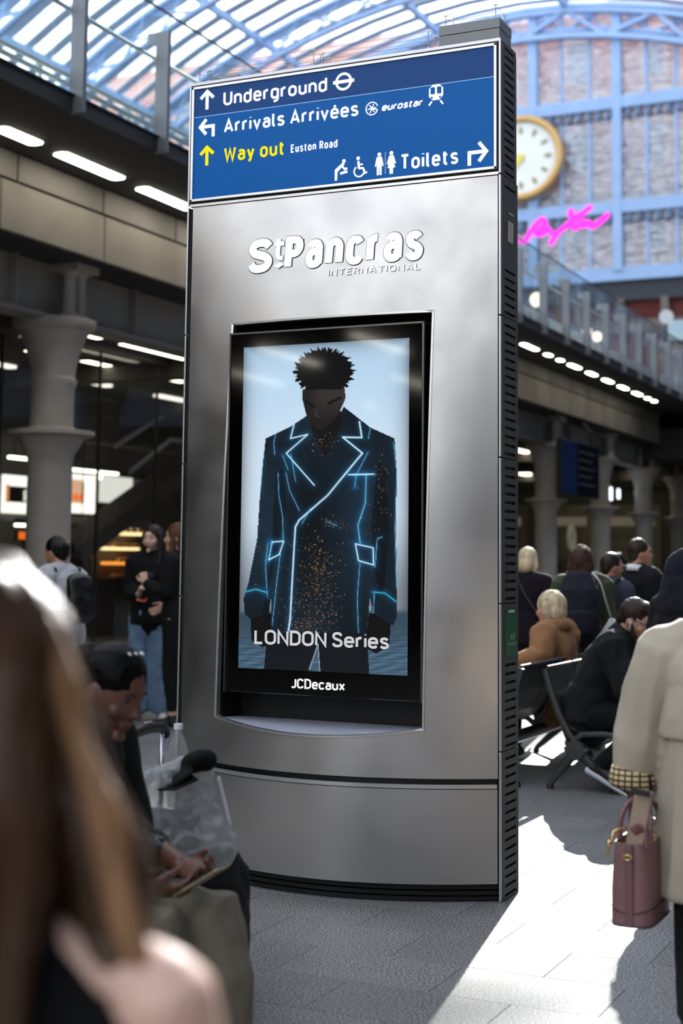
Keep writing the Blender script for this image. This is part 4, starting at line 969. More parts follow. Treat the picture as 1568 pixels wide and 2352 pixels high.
class Person:
    def __init__(s, loc, yaw, label, skin='fair', h=1.7, pose=None, head=(0, 0, 0), hands=None, voxel=.010, group=None, build=1.0, hs=1.0):
        s.P, s.k = base_pose(h)
        for a, b in (pose or {}).items(): s.P[a] = V(b) * s.k
        s.root = thing('person', loc, label, 'person', group, R(yaw)); P, k = s.P, s.k; s.rot = Rm(*head); s.b = build; s.hs = hs * k
        s.hr = (P['hipR'] - P['hipL']).normalized(); s.sr = (P['shR'] - P['shL']).normalized(); s.skin = SKIN[skin]
        mb = MB(); s.torso(mb, -.012, 0)
        mb.tube([P['chest'].lerp(P['neck'], .7), P['neck'] + V((0, 0, .02)) * k, P['head'] + s.rot @ V((0, -.02, -.05)) * k], [(.075 * k, .06 * k), (.056 * k, .056 * k), (.054 * k, .056 * k)], 14, s.sr, cap='round')
        add_head(mb, P['head'], s.rot, s.hs)
        for sd in 'LR':
            s.arm(mb, sd, 0, 1.0); s.leg(mb, sd, 0)
            an, to = P['an' + sd], P['to' + sd]; d = to - an; d.z = 0; d.normalize(); sl = (to - an).normalized(); dn = V((0, 0, -1)) - sl * V((0, 0, -1)).dot(sl); dn.normalize(); heel = an - d * .03 * k + dn * .03 * k
            mb.tube([heel, an.lerp(to, .4) + dn * .012 * k, to], [.030 * k, .034 * k, .022 * k], 10, cap='round')
            hd = (hands or {}).get(sd)
            d = (P['wr' + sd] - P['el' + sd]).normalized()
            if hd: add_hand(mb, P['wr' + sd], hd.get('d', d), hd.get('n', (0, 1, 0)), hd.get('s', (0, 1, 0)), hd.get('curl', (25, 30, 20)), k * .98, hd.get('thumb', .5))
            else: add_hand(mb, P['wr' + sd], d, (1 if sd == 'L' else -1, 0, 0), (0, 1, 0), (18, 22, 16), k * .98)
        s.body = link('body', remesh(mb, voxel, 3), s.root, False); s.body.data.materials.clear(); s.body.data.materials.append(s.skin)
        for sx in (-1, 1):
            e = MB(); T = lambda x, y, z: P['head'] + s.rot @ (V((x, y, z)) * s.hs)
            e.ell(T(.030 * sx, .0755, .011), (.0115 * s.hs, .0075 * s.hs, .0062 * s.hs), 10, 6, s.rot); e.build('eye', mat('eye dark', (.16, .12, .10), .2), s.root, True, False)
            e = MB(); e.tube([T(.014 * sx, .0885, .031), T(.030 * sx, .086, .036), T(.047 * sx, .074, .032)], [.0032 * s.hs, .004 * s.hs, .0025 * s.hs], 6, cap='round'); s.brow = e.build('eyebrow', mat('brow', (.17, .12, .09), .8), s.root, True, False)
    def T(s, x, y, z): return s.P['head'] + s.rot @ (V((x, y, z)) * s.hs)
    def torso(s, mb, t, hem=0, hemw=(.165, .125), top=True):
        P, k = s.P, s.k; up = (P['waist'] - P['pel']).normalized(); b = s.b
        pts = [P['pel'] - up * (.09 * k), P['pel'], P['waist'], P['chest'], P['chest'].lerp(P['neck'], .55), P['chest'].lerp(P['neck'], .85), P['neck'] + V((0, 0, .01 * k))]
        rr = [(.15 * b + t, .105 * b + t), (.163 * b + t, .120 * b + t), (.135 * b + t, .105 * b + t), (.155 * b + t, .118 * b + t), (.165 * b + t, .095 * b + t), (.115 * b + t, .075 + t), (.062 + t * .7, .060 + t * .7)]
        mb.tube(pts, [(a * k, c * k) for a, c in rr], 22, s.sr, cap='round')
        for sd in ('LR' if top else ''): mb.tube([P['chest'].lerp(P['neck'], .93), P['sh' + sd]], [(.058 + t) * k, (.056 + t) * k], 12, cap='round')
    def arm(s, mb, sd, t, f=1.0, wide=1.0):
        P, k = s.P, s.k; sh, el, wr = P['sh' + sd], P['el' + sd], P['wr' + sd]
        if f <= 1: wr = el.lerp(wr, f)
        mb.tube([sh, sh.lerp(el, .3), el, el.lerp(wr, .35), wr], [((.054 * wide + t) * k), ((.050 * wide + t) * k), ((.041 * wide + t) * k), ((.042 * wide + t) * k), ((.027 * wide + t * .9) * k)], 14, cap='round', capf=.35)
    def leg(s, mb, sd, t, end=1.0, wide=None):
        P, k = s.P, s.k; hp, kn, an = P['hip' + sd], P['kn' + sd], P['an' + sd]; an = kn.lerp(an, end); w_ = wide or (.088, .075, .056, .055, .037)
        mb.tube([hp, hp.lerp(kn, .35), kn, kn.lerp(an, .35), an], [(r + t) * k for r in w_], 14, cap='round', capf=.35)
    def top(s, name, m, t=.014, hem=None, hemr=None, sleeve=.97, wide=1.1, arms='LR', amp=.006, collar=True, voxel=None, fr=7, lab=None, ridge=.7, zs=.6):
        mb = MB(); P, k = s.P, s.k; s.torso(mb, t, top=bool(arms))
        if hem:
            hx = V(hem) * k; r0 = (.165 * s.b + t) * k, (.125 * s.b + t) * k
            mb.tube([P['waist'], P['pel'], hx], [((.145 * s.b + t) * k, (.115 * s.b + t) * k), r0, (hemr[0] * k, hemr[1] * k)], 24, s.sr, cap='round', capf=.06)
        for sd in arms: s.arm(mb, sd, t, sleeve, wide)
        if collar: mb.tube([P['neck'] - V((0, 0, .02 * k)), P['neck'] + V((0, .0, .045 * k))], [(.075 * k, .072 * k), (.068 * k, .066 * k)], 16, s.sr)
        me = remesh(mb, voxel or .012, 3, amp * k, fr, (1, 1, zs), random.random() * 9, ridge); me.materials.clear(); me.materials.append(m)
        o = link(name, me, s.root, False); 
        if lab: o['label'] = lab
        return o
    def trousers(s, m, t=.016, end=.95, wide=None, amp=.006, name='trousers', voxel=None):
        mb = MB(); P, k = s.P, s.k; up = (P['waist'] - P['pel']).normalized()
        mb.tube([P['pel'] - up * .07 * k, P['pel'], P['pel'] + up * .09 * k], [((.150 * s.b + t) * k, (.110 * s.b + t) * k), ((.165 * s.b + t) * k, (.122 * s.b + t) * k), ((.142 * s.b + t) * k, (.108 * s.b + t) * k)], 22, s.hr, cap='round', capf=.3)
        for sd in 'LR': s.leg(mb, sd, t, end, wide)
        me = remesh(mb, voxel or .012, 3, amp * k, 8, (1, 1, .7), random.random() * 9); me.materials.clear(); me.materials.append(m); return link(name, me, s.root, False)
    def shoes(s, m, sole=None):
        P, k = s.P, s.k
        for sd in 'LR':
            an, to = P['an' + sd], P['to' + sd]; d = (to - an); d.z = 0; d.normalize(); sl = (to - an).normalized()
            dn = V((0, 0, -1)) - sl * V((0, 0, -1)).dot(sl); dn.normalize()
            heel = an - d * .035 * k + dn * .03 * k; mb = MB()
            mb.tube([heel, an + dn * .02 * k + sl * .03 * k, an.lerp(to, .6) + dn * .012 * k, to + sl * .02 * k], [.038 * k, .043 * k, .042 * k, .030 * k], 12, cap='round')
            mb.tube([an + V((0, 0, .03 * k)), an - V((0, 0, .02 * k))], .045 * k, 12)
            me = remesh(mb, .009, 2); me.materials.clear(); me.materials.append(m); o = link('shoe', me, s.root, False)
            if sole:
                mb = MB(); sd_ = sl.cross(dn).normalized()
                mb.tube([heel + dn * .028 * k - sl * .012 * k, an + dn * .062 * k + sl * .03 * k, an.lerp(to, .6) + dn * .042 * k, to + dn * .018 * k + sl * .035 * k], [(.044 * k, .026 * k), (.044 * k, .026 * k), (.047 * k, .022 * k), (.034 * k, .018 * k)], 14, sd_, cap='round'); mb.build('sole', sole, o, True, False)
    def hair(s, m, blobs, amp=.004, freq=30, voxel=.008, name='hair', st=(1, 1, .25)):
        mb = MB()
        for b in blobs:
            if b[0] == 'e': mb.ell(s.T(*b[1]), [x * s.hs for x in b[2]], 18, 12, s.rot)
            else:
                rr = [tuple(x * s.hs for x in r) if isinstance(r, tuple) else r * s.hs for r in b[2]]
                mb.tube([s.T(*p) for p in b[1]], rr, 12, s.rot @ V((1, 0, 0)), cap='round')
        me = remesh(mb, voxel, 2, amp, freq, st, random.random() * 5); me.materials.clear(); me.materials.append(m); return link(name, me, s.root, False)
    def lips(s, rgb=(.62, .30, .28)):
        mb = MB(); mb.tube([s.T(-.020, .0835, -.0595), s.T(0, .0955, -.057), s.T(.020, .0835, -.0595)], .0066 * s.hs, 8, cap='round'); mb.tube([s.T(-.015, .0815, -.068), s.T(0, .0905, -.069), s.T(.015, .0815, -.068)], .0066 * s.hs, 8, cap='round')
        mb.build('lips', mat('lips %.2f' % rgb[0], rgb, .4), s.root, True, False)

SHORT = [('e', (0, -.020, .030), (.084, .098, .100)), ('e', (0, -.06, -.02), (.066, .05, .07))]
BOB = [('e', (0, -.016, .030), (.090, .104, .104)), ('e', (0, -.05, -.03), (.090, .075, .10)), ('t', [(-.08, .0, .02), (-.086, .004, -.05), (-.078, .0, -.105)], [.022, .026, .018]), ('t', [(.08, .0, .02), (.086, .004, -.05), (.078, .0, -.105)], [.022, .026, .018])]
LONG = [('e', (0, -.016, .028), (.086, .100, .100)), ('e', (0, -.06, -.04), (.080, .06, .12)), ('t', [(-.072, .02, .04), (-.084, .012, -.04), (-.088, .02, -.13), (-.085, .06, -.26), (-.08, .08, -.36)], [.02, .024, .03, .03, .012]), ('t', [(.072, .02, .04), (.084, .012, -.04), (.088, .01, -.13), (.085, .03, -.26), (.08, .05, -.36)], [.02, .024, .03, .03, .012]), ('t', [(0, -.08, 0), (0, -.10, -.12), (0, -.12, -.30)], [(.07, .03), (.085, .035), (.06, .02)])]
def strap(pts, wd, m, parent, name='strap', th=.004, side=(0, 1, 0)):
    MB().tube(spline(pts, 5), [(wd, th)] * (5 * (len(pts) - 1) + 1), 8, side).build(name, m, parent, True, False)
BLACKC = cloth('black cloth', (.085, .085, .095)); JEANS = cloth('blue denim', (.46, .57, .68)); NAVY = cloth('near black navy', (.07, .075, .10)); DTRO = cloth('dark trousers', (.08, .08, .085))
DSHOE = mat('dark shoe', (.10, .10, .11), .5); WSOLE = mat('white sole', (.88, .89, .92), .6); WSHOE = mat('white shoe', (.85, .85, .84), .5)
LEATH = mat('black leather', (.04, .04, .045), .3, bump=(60, .1))
H_DK = hairmat('hair dark brown', (.16, .115, .09)); H_BK = hairmat('hair black', (.035, .033, .035), .35); H_BL = hairmat('hair blonde', (.84, .76, .62)); H_BR = hairmat('hair brown', (.25, .175, .13), .7); H_LB = hairmat('hair light brown', (.42, .28, .19), .4)

# --- woman in jeans with a phone
p = Person((-7.03, 11.0, 0), 196, 'person in black jacket and wide blue jeans holding a phone', 'pale', 1.69, head=(-12, 4, 0),
    pose=dict(elR=(.20, .0, 1.11), wrR=(.05, .22, 1.10), elL=(-.23, -.02, 1.11), wrL=(-.22, .06, .89), knL=(-.11, .03, .49), anL=(-.12, -.03, .085), toL=(-.16, .13, .03), anR=(.11, .05, .085), toR=(.13, .22, .03)),
    hands=dict(R=dict(d=(-.25, .45, .55), n=(-.9, .2, 0), s=(0, .3, 1), curl=(40, 50, 40)), L=dict(n=(1, 0, 0))), voxel=.008)
p.top('jacket', cloth('black jacket', (.075, .078, .09)), .022, (0, 0, .84), (.205, .155), .95, 1.25, amp=.012); p.trousers(JEANS, .02, .97, (.092, .085, .085, .095, .105), amp=.012); p.shoes(WSHOE, WSOLE); p.hair(H_DK, LONG); p.lips()
MB().tube([p.P['neck'] + V((-.03, .05, -.02)), p.P['chest'] + V((0, .13, 0))], [(.035, .02), (.06, .02)], 10, (1, 0, 0)).build('shirt', mat('grey tee', (.28, .28, .31), .9), p.root, True, False)
ph = thing('phone', (-7.03, 11.0, 0), 'phone in an orange case held by the person in jeans', 'phone', None, R(196))
q = p.P['wrR'] + V((-.05, .10, .0)); MB().bar(q + V((-.05, .01, -.045)), q + V((.03, .02, -.035)), .065, .012, (0, .5, 1)).build('phone_case', mat('orange case', (.88, .36, .20), .5), ph, None, False, .004)
MB().bar(q + V((-.045, .005, -.037)), q + V((.025, .015, -.028)), .056, .006, (0, .5, 1)).build('phone_screen', mat('phone glass', (.05, .05, .06), .1), ph, None, False)
# --- woman in black beside the totem
p = Person((-6.53, 10.62, 0), 98, 'person in black top and cropped black trousers half hidden behind the totem', 'fair', 1.70, head=(8, 2, 0),
    pose=dict(elL=(-.2, .02, 1.12), wrL=(-.12, .25, 1.20), wrR=(.2, .2, 1.0)), hands=dict(L=dict(d=(.2, .3, .8), n=(.8, .3, 0), s=(0, 1, .2), curl=(60, 60, 40))), voxel=.008)
p.top('top', BLACKC, .014, None, None, .93); p.trousers(DTRO, .006, .86); p.shoes(DSHOE); p.hair(hairmat('hair auburn', (.34, .21, .14)), LONG)
# --- person in the pale sweater
p = Person((-6.62, 9.15, 0), 78, 'person in pale grey sweater with dark backpack walking past the column', 'tan', 1.58, head=(8, 14, 0), hs=1.02,
    pose=dict(chest=(0, .05, 1.24), neck=(0, .07, 1.41), head=(0, .125, 1.555), waist=(0, .02, 1.08), shL=(-.165, .05, 1.37), shR=(.165, .05, 1.37), elR=(.21, .05, 1.09), wrR=(.20, .16, .86), elL=(-.2, .06, 1.1), wrL=(-.18, .2, .9), knR=(.1, .08, .49), anR=(.1, .12, .085), toR=(.1, .28, .03), anL=(-.1, -.16, .1), toL=(-.1, 0, .03)), voxel=.009)
p.top('sweater', cloth('pale sweater', (.74, .74, .75)), .026, (0, .0, .80), (.20, .16), .95, 1.25, amp=.012); p.trousers(cloth('light grey trousers', (.62, .63, .66)), .02, .95, (.09, .082, .075, .078, .07)); p.shoes(WSHOE); p.hair(H_BK, SHORT + [('e', (0, -.08, .02), (.06, .05, .06))])
MB().ell(p.P['chest'] + V((0, .15, -.02)), (.07, .012, .09), 12, 8).build('shirt_print', mat('grey print', (.30, .29, .30), .9, nz=(60, .6)), p.root, True, False)
mb = MB(); mb.tube([p.P['waist'] + V((0, -.20, -.02)), p.P['chest'] + V((0, -.20, .08))], [(.12, .07), (.12, .065)], 14, (1, 0, 0), cap='round'); me = remesh(mb, .012, 3, .006); me.materials.clear(); me.materials.append(LEATH)
bp_ = thing('backpack', (-6.62, 9.15, 0), 'small black backpack on the back of the person in pale sweater', 'backpack', None, R(78)); link('pack', me, bp_, False)
for sx in (-1, 1): strap([p.P['neck'] + V((.12 * sx, -.10, .0)), p.P['neck'] + V((.125 * sx, .03, .02)), p.P['chest'] + V((.135 * sx, .13, .04)), p.P['waist'] + V((.15 * sx, .06, .02)), p.P['waist'] + V((.11 * sx, -.15, .0))], .014, LEATH, bp_)
# --- dim customers inside the shop
for (loc, yaw, lab, top_, hm, h) in (((-12.6, 17.5, 0), 40, 'dim person in dark red jacket inside the shop behind the pale sweater', cloth('dark red', (.25, .08, .08)), H_BK, 1.62), ((-9.9, 11.1, 0), 20, 'blurred person in lilac top behind the near head at the left edge', cloth('lilac top', (.80, .74, .80)), H_DK, 1.60)):
    p = Person(loc, yaw, lab, 'tan', h, voxel=.014); p.top('top', top_, .018, voxel=.016); p.trousers(DTRO, .016, voxel=.016); p.shoes(DSHOE); p.hair(hm, SHORT, voxel=.012)

# --- far right group
p = Person((-3.91, 12.05, 0), 12, 'person in dark plum coat standing beyond the bench next to the totem', 'fair', 1.52, head=(-30, 5, 0), voxel=.012)
p.top('coat', cloth('dark plum coat', (.10, .07, .11)), .024, (0, 0, .80), (.20, .15)); p.trousers(DTRO, .018); p.shoes(DSHOE); p.hair(H_BL, BOB)
strap([p.P['shL'] + V((.05, -.05, .06)), p.P['chest'] + V((0, -.17, 0)), p.P['pel'] + V((.18, -.10, .02))], .012, mat('strap grey', (.35, .3, .36), .6), p.root)
p = Person((-3.13, 10.97, 0), 18, 'person in olive jacket seen from behind carrying a large dark backpack', 'fair', 1.53, head=(-10, 0, 0), voxel=.012)
OL = cloth('olive jacket', (.25, .27, .20)); p.top('jacket', OL, .03, (0, 0, .82), (.21, .17), .95, 1.3, amp=.01); p.trousers(DTRO, .02); p.shoes(DSHOE); p.hair(H_BR, BOB + [('e', (0, -.03, .0), (.100, .112, .125)), ('t', [(0, -.08, -.05), (0, -.10, -.15)], [(.108, .05), (.10, .03)])], .008, 22)
bp_ = thing('backpack', (-3.13, 10.97, 0), 'large dark blue-grey backpack worn over the olive jacket', 'backpack', None, R(18))
mb = MB(); mb.tube([(-.03, -.23, .86), (-.03, -.25, 1.0), (-.03, -.235, 1.2), (-.03, -.20, 1.30)], [(.13, .08), (.15, .09), (.145, .085), (.11, .05)], 16, (1, 0, 0), cap='round'); me = remesh(mb, .012, 3, .008); me.materials.clear(); me.materials.append(cloth('pack cloth', (.12, .13, .17))); link('pack', me, bp_, False)
mb = MB(); mb.tube([(-.03, -.33, .90), (-.03, -.335, 1.03)], [(.10, .03), (.10, .03)], 12, (1, 0, 0), cap='round'); mb.build('front_pocket', mat('pack cloth'), bp_, True, False)
for sx in (-1, 1): strap([(.10 * sx - .0, -.19, 1.28), (.115 * sx, -.02, 1.33), (.13 * sx, .14, 1.2), (.15 * sx, .06, .98), (.12 * sx, -.18, .92)], .02, mat('pack cloth'), bp_)
MB().lathe([(.032, 0), (.034, .02), (.034, .14), (.02, .17), (.02, .2)], 12, (.10, -.22, .92)).build('bottle_pocket', LEATH, bp_, True, False)
tb = thing('tote_bag', (-2.87, 10.87, 0), 'white tote bag with pale green corner on a long strap beside the backpack', 'bag', None, R(30))
mb = MB(); mb.tube([(0, -.02, .98), (0, 0, .86), (0, .01, .70), (0, .0, .60)], [(.03, .02), (.11, .04), (.17, .06), (.16, .05)], 14, (1, 0, 0), cap='round'); me = remesh(mb, .012, 2, .014, 9); me.materials.clear(); me.materials.append(cloth('white canvas', (.86, .87, .88))); link('bag_body', me, tb, False)
MB().box((.08, -.05, .78), (.10, .035, .12), Matrix.Rotation(R(35), 3, 'Y')).build('print_patch', mat('mint print', (.55, .80, .76), .8), tb, None, False)
strap([(0, -.02, .96), (-.08, -.13, 1.12), (-.13, -.16, 1.26), (-.16, -.05, 1.33)], .012, mat('white canvas'), tb)
p = Person((-3.03, 11.45, 0), -20, 'person in slate jacket with grey backpack standing right of the olive jacket', 'tan', 1.48, head=(-30, 8, 0), voxel=.011)
p.top('jacket', cloth('slate jacket', (.22, .24, .28)), .024, None, None, .95, 1.15); p.trousers(DTRO, .02); p.shoes(DSHOE); p.hair(H_DK, SHORT)
bp_ = thing('backpack', (-3.03, 11.45, 0), 'slate grey backpack worn over the slate jacket', 'backpack', None, R(-20)); mb = MB(); mb.tube([(0, -.2, .9), (0, -.22, 1.05), (0, -.19, 1.22)], [(.12, .06), (.14, .075), (.11, .05)], 14, (1, 0, 0), cap='round'); me = remesh(mb, .012, 3, .006); me.materials.clear(); me.materials.append(cloth('slate pack', (.27, .30, .35))); link('pack', me, bp_, False)
for sx in (-1, 1): strap([(.10 * sx, -.16, 1.22), (.115 * sx, -.02, 1.28), (.13 * sx, .13, 1.15), (.14 * sx, .03, .96)], .02, mat('slate pack'), bp_)
p = Person((-2.93, 11.95, 0), -30, 'person in black jacket with white collar looking away to the right', 'tan', 1.60, head=(-32, 2, 0), voxel=.012, build=1.1)
p.top('jacket', NAVY, .03, (0, 0, .82), (.22, .17), .95, 1.3, amp=.01); p.trousers(DTRO, .02); p.shoes(DSHOE); p.hair(H_DK, SHORT)
MB().tube([p.P['neck'] + V((0, -.02, -.005)), p.P['neck'] + V((0, -.012, .045))], [(.088, .078), (.076, .070)], 18, (1, 0, 0)).build('collar', cloth('white collar', (.86, .87, .90)), p.root, True, False)
tb = thing('shoulder_bag', (-2.62, 11.9, 0), 'cream shoulder bag hanging beside the person with the white collar', 'bag', None, R(-20)); mb = MB(); mb.tube([(0, 0, 1.22), (.0, 0, 1.05), (0, 0, .82)], [(.06, .05), (.12, .09), (.14, .09)], 14, (1, 0, 0), cap='round'); me = remesh(mb, .012, 3, .01); me.materials.clear(); me.materials.append(cloth('cream canvas', (.80, .79, .73))); link('bag_body', me, tb, False)
strap([(-.04, 0, 1.22), (-.14, -.04, 1.32), (-.24, -.02, 1.36)], .02, mat('cream canvas'), tb)
for (loc, yaw, lab, h) in (((-3.95, 15.2, 0), 0, 'dark silhouetted person far behind between the plum coat and the backpack', 1.50), ((-3.0, 15.6, 0), 30, 'person in black far behind at the right edge', 1.62), ((-4.1, 19.6, 0), 10, 'distant person in dark clothes behind the backpack wearer', 1.62)):
    p = Person(loc, yaw, lab, 'tan', h, voxel=.014); p.top('coat', BLACKC, .026, (0, 0, .8), (.2, .16), voxel=.016); p.trousers(DTRO, .018, voxel=.016); p.shoes(DSHOE); p.hair(H_BK, BOB if yaw == 0 else SHORT, voxel=.012)
# --- hooded person behind the trench coat
p = Person((-1.50, 7.06, 0), -40, 'person in navy hood and black and grey panelled jacket behind the trench coat', 'tan', 1.46, voxel=.012, build=1.1)
p.top('jacket_hem', cloth('grey marl', (.42, .43, .46), .95, .2, (40, .3)), .028, (0, 0, .80), (.23, .18), .95, 1.3, amp=.008); p.trousers(DTRO, .02); p.shoes(DSHOE)
mb = MB(); s_ = p; mb.tube([p.P['chest'] - V((0, 0, .02)), p.P['chest'].lerp(p.P['neck'], .55), p.P['chest'].lerp(p.P['neck'], .9)], [(.196, .155), (.205, .138), (.125, .115)], 22, (1, 0, 0), cap='round', capf=.3)
for sd in 'LR': mb.tube([p.P['chest'].lerp(p.P['neck'], .93), p.P['sh' + sd], p.P['sh' + sd].lerp(p.P['el' + sd], .45)], [.09, .098, .094], 14, cap='round', capf=.2)
me = remesh(mb, .012, 3, .006); me.materials.clear(); me.materials.append(NAVY); link('jacket_yoke', me, p.root, False)
p.hair(cloth('navy hood', (.09, .10, .14)), [('e', (0, -.02, .02), (.115, .130, .135)), ('e', (0, -.06, -.08), (.13, .11, .12)), ('t', [(0, -.05, -.1), (0, -.07, -.17)], [(.15, .12), (.17, .12)])], .006, 9, .01, 'hood', (1, 1, 1))
MB().tube(spline([p.T(-.10, -.10, -.13), p.T(0, -.17, -.15), p.T(.10, -.10, -.13)], 4), .009, 6).build('hood_cord', mat('white cord', (.75, .8, .88), .7), p.root, True, False)
# --- seated pair on the benches
p = Person((-3.06, 10.05, 0), 78, 'person in camel coat sitting on the rear bench with one arm over the backrest', 'fair', 1.60, head=(10, 12, 6), voxel=.010,
    pose=dict(pel=(0, 0, .50), waist=(0, -.02, .64), chest=(0, .0, .84), neck=(0, .02, 1.02), head=(.0, .05, 1.155), shL=(-.17, .0, .98), shR=(.17, .0, .98), elL=(-.30, -.05, .80), wrL=(-.42, .10, .76), elR=(.22, .06, .74), wrR=(.12, .25, .62),
              hipL=(-.1, .02, .47), hipR=(.1, .02, .47), knL=(-.12, .44, .47), knR=(.12, .44, .47), anL=(-.12, .42, .085), anR=(.12, .42, .085), toL=(-.14, .58, .03), toR=(.14, .58, .03)))
CAM = cloth('camel wool', (.61, .44, .30), .95, .05); p.top('coat', CAM, .034, (0, .02, .44), (.22, .18), .93, 1.45, amp=.010, fr=8, ridge=.6); MB().tube([p.P['neck'] + V((0, -.035, -.03)), p.P['neck'] + V((0, -.02, .05))], [(.115, .10), (.082, .078)], 20, (1, 0, 0)).build('collar', CAM, p.root, True, False); MB().tube([p.P['neck'] + V((0, -.128, -.02)), p.P['chest'] + V((0, -.172, 0)), p.P['waist'] + V((0, -.165, 0)), p.P['pel'] + V((0, -.175, 0))], [(.006, .004)] * 4, 6, (1, 0, 0)).build('back_seam', mat('camel seam', (.42, .28, .18), .9), p.root, True, False); p.trousers(DTRO, .014); p.shoes(DSHOE); p.hair(H_BL, BOB + [('e', (0, -.03, .02), (.094, .108, .11))], .006, 24)
strap([p.P['shR'] + V((-.05, -.02, .06)), p.P['chest'] + V((.02, -.15, 0)), p.P['waist'] + V((-.1, -.15, -.08))], .010, mat('strap brown', (.42, .32, .25), .6), p.root)
p = Person((-2.58, 9.2, 0), -90, 'person in black jacket and glasses with white earbud hunched over on the front bench', 'fair', 1.70, hs=1.05, head=(-2, 30, 0), voxel=.008, build=1.12,
    pose=dict(pel=(0, 0, .47), waist=(0, .04, .61), chest=(0, .13, .79), neck=(0, .215, .945), head=(0, .30, 1.055), shL=(-.19, .19, .90), shR=(.19, .19, .90), elR=(.25, .30, .64), wrR=(.10, .50, .74), elL=(-.25, .30, .64), wrL=(-.08, .50, .74),
              hipL=(-.1, .02, .45), hipR=(.1, .02, .45), knL=(-.15, .47, .46), knR=(.17, .46, .45), anL=(-.15, .40, .09), anR=(.20, .13, .165), toL=(-.17, .56, .03), toR=(.22, .285, .035)),
    hands=dict(R=dict(d=(-.6, .5, .3), n=(-.4, -.2, .8), s=(0, 0, 1)), L=dict(d=(.6, .5, .3), n=(.4, -.2, .8), s=(0, 0, 1))))
p.top('jacket', cloth('charcoal jacket', (.115, .12, .14)), .034, (0, .0, .42), (.23, .19), .97, 1.35, amp=.014); p.trousers(DTRO, .022, .98); p.shoes(DSHOE, WSOLE)
p.hair(H_DK, SHORT[:1] + [('e', (0, .01, .085), (.070, .075, .045)), ('e', (0, -.07, -.01), (.062, .04, .07))], .005, 30)
p.hair(hairmat('beard brown', (.22, .15, .11)), [('t', [(.066, .015, -.03), (.060, .045, -.075), (.034, .078, -.10), (0, .090, -.108), (-.034, .078, -.10), (-.060, .045, -.075), (-.066, .015, -.03)], [.012, .016, .018, .02, .018, .016, .012])], .003, 40, .007, 'beard')
MB().ell(p.T(.084, .002, -.018), (.007, .007, .011), 10, 8).tube([p.T(.086, .004, -.022), p.T(.083, .016, -.048)], .004, 6, cap='round').build('earbud', mat('white plastic', (.92, .92, .92), .3), p.root, True, False)
mb = MB()
for sx in (-1, 1):
    mb.tube([p.T(sx * (.031 + .024 * math.cos(a)), .097, .008 + .019 * math.sin(a)) for a in [2 * PI * i / 16 for i in range(16)]], [.0022] * 16, 5, closed=True); mb.tube([p.T(sx * .055, .096, .014), p.T(sx * .078, .05, .014), p.T(sx * .080, -.01, .008)], .0022, 5)
mb.tube([p.T(-.008, .100, .012), p.T(.008, .100, .012)], .0022, 5); mb.build('glasses', mat('black frame', (.04, .04, .04), .3), p.root, True, False)
MB().tube([p.P['neck'] + V((0, -.02, .0)), p.P['neck'] + V((0, .025, .06))], [(.092, .088), (.082, .078)], 18, (1, 0, 0)).build('collar', mat('charcoal jacket'), p.root, True, False)
mp_ = thing('phone', (-2.05, 9.2, .80), 'dark phone held by the hunched person on the front bench', 'phone'); MB().box((0, 0, 0), (.012, .07, .14), Matrix.Rotation(R(-40), 3, 'Y')).build('phone_body', mat('phone glass'), mp_, None, False, .003)

